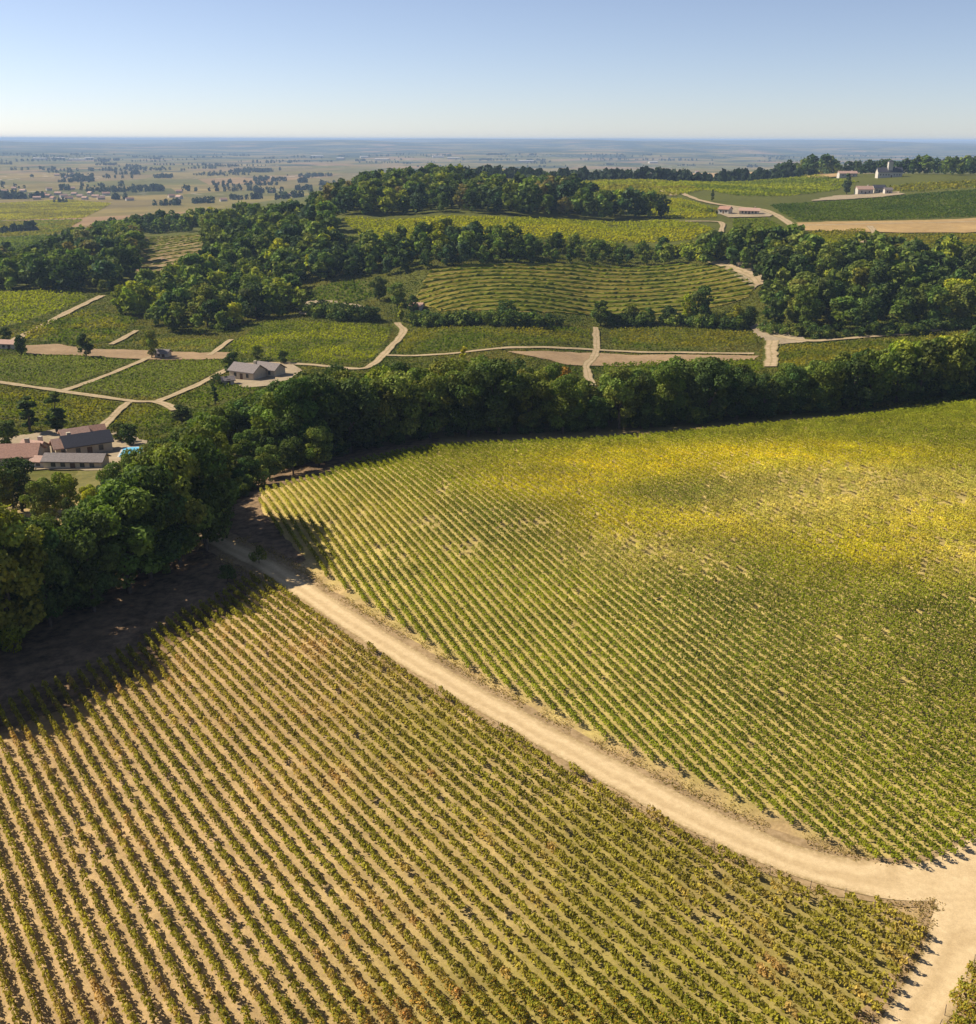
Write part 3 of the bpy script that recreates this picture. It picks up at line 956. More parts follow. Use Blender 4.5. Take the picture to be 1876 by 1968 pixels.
G1, G2, Y1, Y2, O1, D1 = (.118, .152, .008), (.185, .212, .010), (.33, .325, .008), (.44, .38, .010), (.27, .225, .018), (.075, .112, .009)
PLOTS = [
    ([(-40, 572), (0, 565), (150, 560), (170, 576), (60, 618), (0, 634), (-40, 636)], .35, G2, Y1, 'bright green vineyard plot at the left edge below the wood'),
    ([(40, 637), (173, 598), (265, 616), (217, 660), (140, 668), (100, 658), (52, 656)], .5, G1, O1, 'small green and rusty vineyard plot above the brown soil strip'),
    ([(-40, 684), (0, 687), (157, 688), (262, 696), (190, 722), (115, 750), (0, 732), (-40, 726)], -.8, G1, G2, 'green vineyard plot at left below the brown soil strip'),
    ([(292, 698), (440, 695), (434, 709), (380, 735), (305, 768), (150, 750), (210, 730)], -.8, G1, G2, 'dark green vineyard plot left of the grey-roofed farmhouse'),
    ([(248, 661), (287, 654), (427, 654), (407, 676), (300, 672)], -.8, G2, O1, 'thin vineyard plot in the shade of the big valley clump'),
    ([(-40, 755), (0, 759), (110, 762), (230, 781), (195, 816), (133, 812), (0, 806), (-40, 806)], .6, G1, O1, 'green vineyard plot above the pink-roofed farm'),
    ([(258, 782), (332, 795), (337, 813), (293, 826), (212, 828)], .6, O1, G1, 'small rusty vineyard plot right of the farm track'),
    ([(345, 772), (407, 738), (500, 752), (430, 776), (367, 788)], .6, G1, G2, 'vineyard plot below the grey-roofed farmhouse'),
    ([(447, 664), (512, 621), (600, 623), (757, 632), (722, 688), (690, 702), (640, 702), (540, 694), (455, 680)], .45, G1, Y1, 'wide green vineyard plot in the middle of the valley'),
    ([(786, 637), (960, 636), (1136, 633), (1136, 660), (975, 664), (912, 675), (765, 678)], 4.0, O1, G1, 'long olive vineyard plot behind the valley track'),
    ([(1172, 632), (1300, 632), (1445, 640), (1470, 655), (1400, 668), (1178, 669)], 8.0, G1, O1, 'striped vineyard plot left of the right wood'),
    ([(1500, 664), (1566, 664), (1670, 657), (1840, 640), (1960, 630), (1960, 690), (1700, 700), (1500, 712)], 6.0, G1, O1, 'green vineyard strip between the right wood and the near belt'),
    ([(1160, 700), (1300, 696), (1455, 694), (1470, 712), (1300, 735), (1165, 735)], 8.0, G1, G2, 'vineyard plot half hidden behind the near tree belt'),
    ([(572, 566), (640, 547), (700, 540), (722, 575), (660, 588), (580, 580)], 1.2, D1, G1, 'small dark green plot left of the terraced vineyard'),
    ([(655, 421), (900, 418), (1280, 423), (1340, 430), (1372, 441), (1330, 461), (1150, 464), (1000, 462), (860, 462), (700, 462)], 3.0, Y1, Y2, 'long bright yellow green vineyard below the hill wood'),
    ([(333, 418), (383, 414), (382, 440), (347, 440)], 2.0, Y1, Y2, 'tiny bright green clearing in the ridge wood'),
    ([(850, 338), (1030, 335), (1130, 346), (1290, 349), (1350, 366), (1300, 376), (1200, 380), (1090, 368), (940, 366)], 2.5, Y1, O1, 'yellow striped vineyard on the crest behind the hill wood'),
    ([(1300, 350), (1420, 347), (1600, 343), (1650, 349), (1610, 364), (1500, 377), (1420, 376), (1340, 363)], 3.0, Y1, G2, 'bright green vineyard on the plateau above the white house yard'),
    ([(1480, 394), (1566, 389), (1640, 384), (1740, 374), (1900, 362), (1900, 413), (1700, 421), (1535, 425), (1500, 408)], 6.0, D1, G1, 'big dark green vineyard on the plateau at right'),
    ([(1700, 360), (1760, 352), (1900, 346), (1900, 358), (1745, 368)], 6.0, G2, O1, 'thin olive plot behind the white plateau house'),
    ([(1410, 422), (1474, 420), (1514, 442), (1480, 455), (1410, 456)], 5.0, D1, G2, 'small green plot below the low stone farm'),
    ([(1530, 448), (1660, 440), (1675, 458), (1640, 470), (1530, 470)], 5.0, O1, Y1, 'olive plot below the ochre stubble strip'),
    ([(1697, 450), (1900, 449), (1900, 480), (1740, 482)], 5.0, O1, G2, 'green plot above the crowns of the right wood'),
    ([(1240, 400), (1300, 380), (1365, 398), (1380, 418), (1290, 420), (1250, 412)], 2.0, Y1, Y2, 'bright yellow plot left of the low stone farm'),
    ([(-80, 398), (130, 386), (215, 393), (160, 421), (-80, 427)], 1.5, Y2, O1, 'pale yellow field on the plain at the left edge'),
    ([(-80, 430), (160, 424), (110, 452), (-80, 458)], 1.5, O1, G2, 'olive field on the plain at the left edge'),
    ([(-80, 462), (90, 455), (50, 500), (-80, 506)], 1.5, G1, G2, 'green field on the plain beside the left wood'),
]
for i, (uv, dxdy, ca, cb, lab) in enumerate(PLOTS):
    p = ground(uv)
    dist = np.hypot(*p.mean(0))
    rng = np.random.default_rng(3000 + i)
    sp = 1.9 if dist < 430 else (2.6 if dist < 800 else 5.0)
    hg = 1.25 if dist < 800 else 1.5
    segs = row_segments(p, dxdy, sp, .3, 5)
    v, q, t = leaf_rows(segs, hg, sp * .30, .25 if dist < 430 else (.5 if dist < 800 else 1.1), .72 if dist < 430 else (1.15 if dist < 800 else 2.3), plot_colour(ca, cb, 60 + i, 14 if dist < 500 else 40), rng)
    me = mesh_np('vineyard_rows', v, quads=q, mats=[M['vine_leaf']], tint=t)
    o = link(bpy.data.objects.new('vineyard_plot', me))
    tag(o, lab, 'vineyard', 'farther vineyard plots', 'stuff')

# terraced vineyard: a few broad rows that can be counted
TERR_UV = [(800, 575), (830, 519), (1000, 507), (1300, 507), (1400, 514), (1452, 549), (1440, 570), (1330, 600), (1130, 606), (990, 602), (850, 600)]
TERR2_UV = [(275, 459), (400, 452), (396, 484), (352, 527), (268, 527)]
M['terrace_grass'] = soil_mat('terrace_grass', (.16, .130, .030), (.27, .21, .05), .35)
for uv, dxdy, sp, lab, gname in ((TERR_UV, 16.0, 7.0, 'broad dark vine row on the terraced slope in mid valley, {} from foot', 'rows of the terraced vineyard'),
                                 (TERR2_UV, 12.0, 16.0, 'dark vine row on the terraced clearing in the left wood, {} from foot', 'rows of the clearing in the left wood')):
    p = ground(uv)
    sheet('terrace', uv, M['terrace_grass'] if sp < 10 else M['brown_soil'], .1, 'grassy terraced slope under the broad rows' if sp < 10 else 'brown terraced clearing in the left wood')
    segs = row_segments(p, dxdy, sp, .4, 12)
    segs.sort(key=lambda s: s[1][1])
    rng = np.random.default_rng(77)
    for r, (k, a, b) in enumerate(segs):
        cf = plot_colour(G1, G2, 200 + r, 12)
        v, q, t = ridge_rows([(k, a, b)], 1.0, 1.5, 1.2, cf, rng, .2)
        o = link(bpy.data.objects.new('vine_row', mesh_np('vine_row', v, quads=q, mats=[M['vine_leaf']], tint=t)))
        tag(o, lab.format(ordinal(r + 1)), 'vine row', gname)
    # low vines between the broad rows
    segs2 = row_segments(p, dxdy, 2.05, .1, 8)
    v, q, t = ridge_rows(segs2, .55, .8, 2.2, plot_colour(G2, O1, 230, 20), rng, .1)
    o = link(bpy.data.objects.new('low_vines', mesh_np('low_vines', v, quads=q, mats=[M['vine_leaf']], tint=t)))
    tag(o, 'low young vines between the broad terrace rows' if sp < 10 else 'low vines on the small clearing in the left wood', 'vines', None, 'stuff')

# ------------------------------------------------------------------ rough grass of the open valley floor
def rough_grass():
    rng = np.random.default_rng(404)
    n = 330000
    y = rng.uniform(215, 560, n); x = rng.uniform(-.56, .56, n) * y
    ok = np.ones(n, bool)
    for uv, *_ in PLOTS:
        ok &= ~inside(ground(uv), x, y)
    for nm, uv, mt, lab in BARE:
        if mt != 'grass_floor':
            ok &= ~inside(ground(uv), x, y)
    ok &= ~inside(ground(TERR_UV), x, y) & ~inside(ground(TERR2_UV), x, y)
    for uv, w, lab in MID_TRACKS:
        c = catmull(ground(uv), 3.0)
        if np.hypot(*c.mean(0)) > 620:
            continue
        near = ok & (x > c[:, 0].min() - 6) & (x < c[:, 0].max() + 6) & (y > c[:, 1].min() - 6) & (y < c[:, 1].max() + 6)
        idx = np.where(near)[0]
        if len(idx):
            dd = np.min(np.hypot(x[idx, None] - c[None, :, 0], y[idx, None] - c[None, :, 1]), axis=1)
            ok[idx[dd < w * .36 + .5]] = False
    x, y = x[ok], y[ok]; n = len(x)
    z = height(x, y) + rng.uniform(.05, .32, n)
    k = np.clip((vnoise(x, y, 17, 301) * .6 + vnoise(x, y, 5, 302) * .4 - .3) * 2.5, 0, 1)[:, None]
    col = (np.array([.075, .100, .010]) * (1 - k) + np.array([.20, .165, .035]) * k) * rng.uniform(.65, 1.35, (n, 1))
    nm = np.column_stack([rng.normal(0, .8, n), rng.normal(0, .8, n), rng.uniform(.3, 1.2, n)])
    v, q, t = leaf_arrays(np.column_stack([x, y, z]), nm, rng.uniform(.45, .95, n), col, rng, .7)
    o = link(bpy.data.objects.new('rough_grass', mesh_np('rough_grass', v, quads=q, mats=[M['vine_leaf']], tint=t)))
    tag(o, 'rough green and straw coloured grass between the valley plots', 'grass', None, 'stuff')
rough_grass()

# ------------------------------------------------------------------ trees
def crown_arrays(seed, n, leaf, rx=4.3, h=14.0, base=.16, lobes=20, lobe_r=(.26, .44), taper=.0, up=.35):
    """leaf cloud gathered in lobes over an uneven crown"""
    rg = np.random.default_rng(seed)
    zc0, zc1 = h * base, h
    cz = .5 * (zc0 + zc1); rz = .5 * (zc1 - zc0)
    L_ = []
    for i in range(lobes):
        u = rg.uniform(-1, 1); a = 2 * math.pi * (i * .618 + rg.uniform(0, .12))
        rr = math.sqrt(1 - u * u * .92) * (1 - taper * (u + 1) / 2)
        k = rg.uniform(.52, .92)
        R = rx * rg.uniform(*lobe_r) * (1 - .35 * taper * (u + 1) / 2)
        L_.append((rx * rr * k * math.cos(a), rx * rr * k * math.sin(a), cz + u * rz * .80, R))
    L_.append((0, 0, cz, rx * .55)); L_.append((rg.normal(0, .4), rg.normal(0, .4), zc1 - rx * .35, rx * .36))
    L_ = np.array(L_)
    w = L_[:, 3] ** 2; w /= w.sum()
    m = int(n * 1.9)
    li = rg.choice(len(L_), m, p=w)
    d = rg.normal(size=(m, 3)); d /= np.linalg.norm(d, axis=1, keepdims=True)
    rad = L_[li, 3] * rg.uniform(.66, 1.0, m) ** .6 * (1 + rg.normal(0, .07, m))
    sq = np.array([1, 1, .86])
    c = L_[li, :3] + d * sq * rad[:, None]
    # drop leaves buried deep inside another lobe
    dd = np.linalg.norm((c[:, None, :] - L_[None, :, :3]) / sq, axis=2) / L_[None, :, 3]
    dd[np.arange(m), li] = 9
    keep = (dd.min(1) > .62) & (c[:, 2] > zc0 * .6)
    c, d, li = c[keep][:n], d[keep][:n], li[keep][:n]
    nl = len(c)
    nrm = d * .9 + rg.normal(0, .65, (nl, 3)) + np.array([0, 0, up])
    lobe_t = rg.uniform(.62, 1.4, len(L_)); lobe_y = rg.uniform(-.16, .12, len(L_))
    t = (lobe_t[li] * rg.uniform(.7, 1.3, nl))[:, None] * np.ones((1, 3))
    t[:, 0] *= 1 + lobe_y[li]; t[:, 2] *= 1 - .4 * lobe_y[li]
    s = leaf * rg.uniform(.65, 1.35, nl)
    return leaf_arrays(c, nrm, s, t, rg, .85), L_

def trunk_arrays(seed, L_, h, r=.26, seg=7, limbs=5):
    rg = np.random.default_rng(seed + 5000)
    top = np.array([rg.normal(0, .3), rg.normal(0, .3), h * .72])
    pts = [np.array([0, 0, -.4]), np.array([0, 0, .2]), np.array([rg.normal(0, .1), rg.normal(0, .1), h * .22]), np.array([rg.normal(0, .2), rg.normal(0, .2), h * .45]), top]
    parts = [tube(pts, [r * 1.5, r * 1.15, r, r * .7, r * .2], seg)]
    order = np.argsort(-L_[:, 3])[:limbs]
    for k in order:
        f = rg.uniform(.2, .5)
        s = pts[2] * (1 - f) + pts[3] * f
        e = L_[k, :3]
        mid = (s + e) / 2 + np.array([0, 0, -.25])
        parts.append(tube([s, mid, e], [r * .5, r * .32, r * .08], 5))
    return join(parts)

TREE_LIB = {}
def lib(kind, lod, count, n, leaf, **kw):
    out = []
    tr = kw.pop('tr', .26)
    for i in range(count):
        (v, q, t), L_ = crown_arrays(hash((kind, lod, i)) % 9973 if False else 1000 + 37 * i + {'near': 0, 'mid': 300, 'far': 600}[lod] + sum(map(ord, kind)), n, leaf, **kw)
        cm = mesh_np('crown', v, quads=q, mats=[M['leaf']], tint=t)
        tv, tq = trunk_arrays(i, L_, kw.get('h', 14.0), tr, 7 if lod == 'near' else 5, 5 if lod == 'near' else 3)
        tm = mesh_np('trunk', tv, quads=tq, mats=[M['bark']], smooth=True)
        out.append((cm, tm, (v, q, t), kw.get('h', 14.0)))
    TREE_LIB[(kind, lod)] = out
lib('broad', 'near', 7, 6200, .46, rx=4.4, base=.10, lobes=26)
lib('broad', 'mid', 7, 1900, .82, rx=4.6, base=.08, lobes=22)
lib('broad', 'far', 5, 420, 1.7, rx=4.8, base=.05, lobes=14)
lib('poplar', 'near', 2, 3600, .42, rx=2.0, base=.06, lobes=22, taper=.5)
lib('poplar', 'mid', 3, 900, .75, rx=2.1, base=.05, lobes=18, taper=.5)
lib('conifer', 'mid', 2, 1300, .75, rx=3.2, base=.04, lobes=26, taper=.9)
lib('shrub', 'mid', 4, 420, .55, rx=2.5, h=4.0, base=.0, lobes=10, tr=.09)
lib('shrub', 'near', 4, 1100, .34, rx=2.4, h=4.0, base=.0, lobes=12, tr=.09)

PAL = {
    'dark': (.074, .104, .023), 'green': (.138, .172, .028), 'olive': (.178, .202, .034), 'yellow': (.35, .34, .020), 'lime': (.250, .268, .025),
    'brown': (.205, .170, .055), 'blue': (.066, .098, .038), 'rust': (.36, .20, .03),
}
TREES = []           # (x, y, h, kind, colour name, width factor, wood key, label, group, priority)
def add_tree(x, y, h, kind='broad', col='green', wf=1.0, wood=None, label=None, group=None, pri=0):
    TREES.append(dict(x=float(x), y=float(y), h=float(h), kind=kind, col=col, wf=wf, wood=wood, label=label, group=group, pri=pri))

def poisson(poly, dmin, rng, tries=4000, avoid=()):
    x0, y0 = poly.min(0); x1, y1 = poly.max(0)
    pts = np.zeros((0, 2))
    X = rng.uniform(x0, x1, tries); Y = rng.uniform(y0, y1, tries)
    ok = inside(poly, X, Y)
    for a in avoid:
        ok &= ~inside(a, X, Y)
    for x, y in zip(X[ok], Y[ok]):
        if len(pts) == 0 or np.min(np.hypot(pts[:, 0] - x, pts[:, 1] - y)) > dmin:
            pts = np.vstack([pts, [x, y]])
    return pts

def pick(rng, mix):
    names = [m[0] for m in mix]; w = np.array([m[1] for m in mix], float)
    return names[int(rng.choice(len(names), p=w / w.sum()))]

COLWORD = {'dark': 'dark green', 'green': 'green', 'olive': 'olive green', 'yellow': 'yellow green', 'lime': 'light green', 'brown': 'brownish', 'blue': 'bluish dark', 'rust': 'rusty orange'}

# near belt round the two vineyards; crown tops follow the skyline of the belt
SKY_U = [-200, 0, 60, 120, 200, 250, 330, 420, 500, 600, 700, 800, 900, 1000, 1090, 1140, 1180, 1300, 1400, 1475, 1550, 1650, 1750, 1876, 2000]
SKY_V = [930, 950, 975, 1000, 975, 930, 845, 790, 750, 715, 708, 700, 688, 692, 705, 752, 712, 690, 692, 712, 690, 676, 655, 632, 620]
def project(x, y, z):
    p = np.array([x, y, z - CAM_Z])
    cp, sp = math.cos(PITCH), math.sin(PITCH)
    zc = p[1] * cp - p[2] * sp
    yc = p[1] * sp + p[2] * cp
    return IMG_W / 2 + FPX * p[0] / zc, IMG_H / 2 - FPX * yc / zc, zc

def belt(front_uv, depth, dmin, mix, seed, wood, words, group, front_h=1.0):
    rng = np.random.default_rng(seed)
    f = catmull(ground(front_uv), 2.0)
    tg = np.gradient(f, axis=0); tg /= np.linalg.norm(tg, axis=1, keepdims=True)
    nr = np.stack([-tg[:, 1], tg[:, 0]], 1)          # points away from the vineyard (front runs left to right)
    pts = []
    for r in range(int(depth / dmin) + 1):
        off = 2.2 + r * dmin * .95
        s = rng.uniform(0, dmin); acc = 0
        for i in range(1, len(f)):
            acc += np.linalg.norm(f[i] - f[i - 1])
            if acc >= s:
                q = f[i] + nr[i] * (off + rng.normal(0, .8))
                if not pts or min(np.hypot(q[0] - a[0], q[1] - a[1]) for a in pts) > dmin * .62:
                    pts.append((q[0], q[1], r))
                s += dmin * rng.uniform(.9, 1.3)
    cnt = {}
    for (x, y, r) in pts:
        z = float(height(x, y))
        u, v, zc = project(x, y, z)
        top = np.interp(u, SKY_U, SKY_V) + rng.uniform(-6, 26)
        h = np.clip((v - top) * zc / FPX / math.cos(.25), 5.5, 17.5)
        if 395 < u < 540 and 895 < v < 1010:
            h = min(h, 8.5)
        col = pick(rng, mix)
        add_tree(x, y, h, 'broad', col, rng.uniform(.8, 1.2), wood, None, group, 2)
        TREES[-1]['words'] = words; TREES[-1]['row'] = r
BELT_MIX = [('dark', 4), ('green', 6), ('olive', 1.6), ('lime', .4)]
belt([(845, 846), (1000, 838), (1150, 832), (1330, 817), (1500, 801), (1700, 781), (1876, 760), (2010, 748)], 18, 5.6, BELT_MIX, 41, 'belt_right',
     'belt behind the near vineyard', 'trees of the belt behind the near vineyard')
belt([(-240, 1362), (-100, 1306), (0, 1264), (80, 1238), (150, 1196), (235, 1172), (310, 1130), (385, 1080), (436, 1038), (424, 985), (420, 945), (462, 916), (540, 904), (650, 881), (760, 858), (838, 845)],
     22, 5.4, BELT_MIX, 42, 'belt_left', 'belt left of the vineyards', 'trees of the belt left of the near vineyard')
rng = np.random.default_rng(515)
for (u0, v0) in [(340, 905), (352, 872), (378, 892), (392, 862), (412, 884), (432, 856), (448, 880), (470, 852), (488, 872), (508, 846), (528, 866), (545, 845), (572, 862), (600, 846), (318, 930), (405, 915), (300, 905)]:
    x, y = ground([(u0, v0)])[0]
    u, v, zc = project(x, y, float(height(x, y)))
    h = np.clip((v - np.interp(u, SKY_U, SKY_V) - rng.uniform(-8, 18)) * zc / FPX / math.cos(.25), 6, 15)
    add_tree(x, y, h, 'broad', pick(rng, BELT_MIX), rng.uniform(1.05, 1.4), 'belt_left', None, 'trees of the belt left of the near vineyard', 2)
    TREES[-1]['words'] = 'belt left of the vineyards'; TREES[-1]['row'] = 4
LAWN_UV = [(150, 908), (215, 906), (222, 935), (205, 975), (160, 975), (148, 940)]
LAWN = ground(LAWN_UV)
TREES[:] = [t for t in TREES if not inside(LAWN, np.array(t['x']), np.array(t['y']))]
sheet('lawn', LAWN_UV, M['grass_floor'], .1, 'sunny strip of yellow green lawn below the farm')
for (u, v, h, kind, col, wf, lab) in [
    (132, 1003, 9.0, 'broad', 'lime', .85, 'yellow green round bush tree at the sunny lawn'),
    (45, 985, 10.0, 'broad', 'dark', 1.15, 'dark round tree in front of the pink-roofed farm'),
    (225, 985, 9.0, 'broad', 'green', 1.0, 'green round tree below the right side of the sunny lawn'),
    (182, 1010, 6.5, 'broad', 'yellow', .9, 'yellow green tree at the foot of the sunny lawn'),
    (270, 962, 10.0, 'broad', 'green', 1.0, 'green tree below the blue pool'),
    (300, 930, 9.0, 'broad', 'olive', 1.0, 'olive tree right below the blue pool'),
    (88, 1015, 9.0, 'broad', 'green', 1.0, 'green tree left of the light green lawn tree'),
    (0, 1000, 10.0, 'broad', 'green', 1.0, 'green tree at the left edge below the farm'),
    (222, 955, 5.0, 'broad', 'yellow', .7, 'small yellow green tree right of the sunny lawn'),
    (893, 742, 11.0, 'poplar', 'yellow', 1.25, 'slender yellow green poplar rising above the near belt'),
    (25, 1250, 4.0, 'shrub', 'yellow', .8, 'sunlit yellow green shrub under the leftmost belt trees'),
    (478, 940, 6.0, 'broad', 'dark', 1.2, 'low dark tree at the left corner of the upper vineyard'),
    (520, 922, 6.5, 'broad', 'green', 1.2, 'low green tree just behind the left corner of the upper vineyard'),
    (565, 912, 7.0, 'broad', 'dark', 1.2, 'low dark tree on the far left edge of the upper vineyard'),
    (615, 898, 8.0, 'broad', 'green', 1.1, 'low green tree on the far left edge of the upper vineyard'),
    (500, 1085, 2.5, 'shrub', 'olive', .8, 'low olive shrub beside the shaded start of the track'),
    (440, 1120, 2.5, 'shrub', 'dark', .9, 'low dark shrub at the shaded corner of the lower vineyard'),
    (1085, 800, 11.5, 'broad', 'rust', .75, 'rusty orange tree inside the near belt'),
]:
    x, y = ground([(u, v)])[0]
    add_tree(x, y, h, kind, col, wf, None, lab, None, 3)

# free-standing trees of the valley and the plateau
SINGLE = [
    (60, 832, 9.5, 'poplar', 'dark', 1.7, 'left of two dark pointed trees behind the pink-roofed farm'),
    (112, 834, 10.5, 'poplar', 'dark', 1.8, 'right of two dark pointed trees behind the pink-roofed farm'),
    (12, 862, 6.5, 'broad', 'green', 1.1, 'round green tree at the left edge beside the farm roof'),
    (250, 858, 5.5, 'broad', 'dark', 1.0, 'dark tree between the farm and the blue pool'),
    (232, 850, 5.0, 'broad', 'green', .9, 'small green tree behind the blue pool'),
    (352, 818, 5.5, 'broad', 'dark', 1.15, 'dark round bush alone at the end of the valley track'),
    (415, 778, 6.0, 'poplar', 'dark', 1.2, 'thin dark cypress below the grey-roofed farmhouse'),
    (450, 722, 7.5, 'broad', 'dark', .9, 'dark tree hugging the left side of the grey-roofed farmhouse'),
    (420, 742, 4.0, 'shrub', 'dark', 1.0, 'dark shrub beside the track to the grey-roofed farmhouse'),
    (497, 695, 5.5, 'broad', 'green', .8, 'green tree behind the grey-roofed farmhouse'),
    (545, 700, 4.5, 'broad', 'dark', .8, 'small dark tree right behind the grey-roofed farmhouse'),
    (167, 688, 8.5, 'broad', 'dark', .8, 'lone dark tree on the brown soil strip, left one'),
    (293, 690, 10.0, 'broad', 'olive', .6, 'lone olive tree on the brown soil strip, right one'),
    (42, 682, 7.0, 'broad', 'dark', .7, 'dark tree right of the pale-roofed shed at the left edge'),
    (14, 660, 6.0, 'broad', 'dark', .8, 'dark tree behind the pale-roofed shed at the left edge'),
    (1155, 626, 10.0, 'broad', 'green', .95, 'green tree at the left end of the hedgerow below the terraces'),
    (1212, 622, 7.5, 'broad', 'olive', .9, 'second tree from the left in the hedgerow below the terraces'),
    (1246, 623, 6.5, 'broad', 'green', .9, 'low third tree in the hedgerow below the terraces'),
    (1283, 622, 7.5, 'broad', 'dark', .95, 'dark fourth tree in the hedgerow below the terraces'),
    (1320, 620, 11.0, 'broad', 'yellow', .6, 'yellow green tree left of the tallest hedgerow tree'),
    (1350, 620, 14.0, 'broad', 'dark', .72, 'tallest dark tree in the hedgerow below the terraces'),
    (1412, 628, 8.5, 'broad', 'lime', .8, 'light green tree at the right part of the hedgerow below the terraces'),
    (1440, 628, 8.0, 'broad', 'dark', .8, 'dark tree at the right end of the hedgerow below the terraces'),
    (730, 578, 11.0, 'broad', 'dark', .75, 'dark tree left in the small clump before the terraced vineyard'),
    (765, 588, 10.0, 'broad', 'olive', .9, 'olive tree in the middle of the small clump before the terraced vineyard'),
    (795, 600, 7.0, 'broad', 'dark', .8, 'dark low tree right in the small clump before the terraced vineyard'),
    (772, 618, 7.5, 'poplar', 'lime', 1.4, 'light green tree at the bend of the sandy track'),
    (1627, 372, 16.5, 'conifer', 'blue', 1.15, 'big dark tree left of the white plateau house'),
    (1369, 386, 8.5, 'conifer', 'dark', .9, 'lone dark tree beside the plateau road'),
    (1250, 418, 16.0, 'broad', 'olive', .9, 'olive tree at the right end of the hill wood'),
    (1272, 416, 14.0, 'broad', 'dark', .8, 'dark tree at the far right end of the hill wood'),
    (1700, 366, 5.0, 'broad', 'dark', .9, 'small dark tree right of the white plateau house'),
    (862, 470, 13.5, 'broad', 'dark', 1.0, 'dark round tree standing up before the bright field'),
    (975, 600, 5.0, 'shrub', 'dark', 1.1, 'dark shrub sticking out of the long low hedge'),
    (800, 455, 9, 'poplar', 'yellow', 1.2, 'thin yellow green tree before the bright field'),
    (200, 566, 7.0, 'broad', 'green', .9, 'green tree at the head of the left sandy track'),
]
for (u, v, h, kind, col, wf, lab) in SINGLE:
    x, y = ground([(u, v)])[0]
    wf = wf * (1.3 if kind == 'broad' else 1.1)
    add_tree(x, y, h, kind, col, wf, None, lab, None, 3)

WOODS = [
    ('right_wood', [(1340, 494), (1470, 496), (1600, 501), (1750, 505), (1960, 505), (1960, 606), (1876, 616), (1800, 630), (1700, 640), (1560, 642), (1482, 627), (1464, 592), (1476, 552), (1445, 522), (1352, 506)],
     8.6, (9, 17), [('dark', 4), ('green', 5), ('olive', 2), ('lime', .6), ('yellow', .3)], 'in the wood right of the terraced vineyard', 'trees of the right wood'),
    ('strip_wood', [(560, 550), (640, 486), (750, 480), (900, 477), (1100, 478), (1370, 484), (1370, 500), (1300, 504), (1000, 506), (830, 516), (700, 533)],
     7.6, (7.5, 15), [('dark', 4), ('green', 4), ('olive', 2), ('yellow', 1), ('blue', 2)], 'in the wood strip above the terraced vineyard', 'trees of the wood strip above the terraces'),
    ('hill_wood', [(600, 412), (640, 396), (720, 370), (860, 356), (895, 374), (1000, 386), (1050, 378), (1100, 386), (1150, 402), (1235, 408), (1235, 419), (1000, 416), (650, 417)],
     9.5, (11, 20), [('dark', 4), ('blue', 3), ('green', 3), ('olive', 2), ('brown', 1), ('lime', .5)], 'in the hill wood beyond the bright field', 'trees of the hill wood'),
    ('left_wood', [(-60, 526), (60, 516), (150, 486), (230, 456), (268, 456), (264, 530), (205, 560), (60, 562), (-60, 562)],
     9.0, (11, 19), [('dark', 4), ('blue', 2), ('green', 4), ('olive', 2), ('brown', 1)], 'in the wood at the left edge', 'trees of the left wood'),
    ('ridge_wood', [(230, 449), (330, 443), (480, 433), (600, 426), (652, 442), (655, 482), (560, 546), (480, 536), (402, 500), (400, 455), (392, 446), (268, 452)],
     9.2, (10, 18), [('dark', 4), ('green', 4), ('olive', 3), ('blue', 2), ('yellow', .5)], 'in the ridge wood above the left valley', 'trees of the ridge wood'),
    ('valley_clump', [(215, 604), (280, 578), (350, 542), (400, 510), (480, 545), (570, 562), (586, 605), (500, 616), (430, 638), (400, 646), (292, 638), (284, 612)],
     8.2, (8, 17), [('green', 5), ('olive', 3), ('lime', 2), ('yellow', .7), ('dark', 2)], 'in the big clump of the left valley', 'trees of the valley clump'),
]
CLEAR = [ground([(330, 420), (385, 414), (386, 446), (345, 446)]), ground([(1600, 340), (1740, 326), (1745, 342), (1610, 346)])]
for wi, (key, uv, dmin, hh, mix, words, group) in enumerate(WOODS):
    rng = np.random.default_rng(700 + wi)
    poly = ground(uv)
    pts = poisson(poly, dmin, rng, 5000, CLEAR)
    for (x, y) in pts:
        add_tree(x, y, rng.uniform(*hh) * (.68 if key == 'strip_wood' and x > 20 else 1), 'broad', pick(rng, mix), rng.uniform(1.0, 1.3), key, None, group, 0)
        TREES[-1]['words'] = words
rng = np.random.default_rng(808)
for u in np.linspace(1480, 1965, 70):
    x, y = ground([(u, 342)])[0]
    f = rng.uniform(1.05, 1.22)
    h = rng.uniform(11, 18) * (1.2 if 1500 < u < 1600 else 1.0)
    if 1600 < u < 1750:
        f = rng.uniform(1.12, 1.22); h *= .85
    add_tree(x * f, y * f, h, 'broad', pick(rng, [('dark', 3), ('green', 3), ('blue', 4), ('olive', 2)]), rng.uniform(1.0, 1.4), 'crest_wood', None, 'trees of the crest wood', 0)
    TREES[-1]['words'] = 'in the wood on the far crest'
# trees that stand out of the right wood by colour
x, y = ground([(1852, 615)])[0]
add_tree(x, y, 14.5, 'broad', 'yellow', .8, 'right_wood', 'bright yellow green tree at the right edge of the right wood', None, 3)

# the hundred-odd most visible trees become things of their own, the rest of each wood one mass
for t in TREES:
    t['z'] = float(height(t['x'], t['y']))
    t['d'] = math.sqrt(t['x'] ** 2 + t['y'] ** 2 + (t['z'] - CAM_Z) ** 2)
    t['lod'] = 'near' if t['d'] < 235 else ('mid' if t['d'] < 640 else 'far')
    t['score'] = t['pri'] * 10 + t['h'] / t['d'] * 100
TREES.sort(key=lambda t: -t['score'])
WHOLE_TREES = TREES[:300]
MASS = TREES[300:]
print('trees', len(TREES))

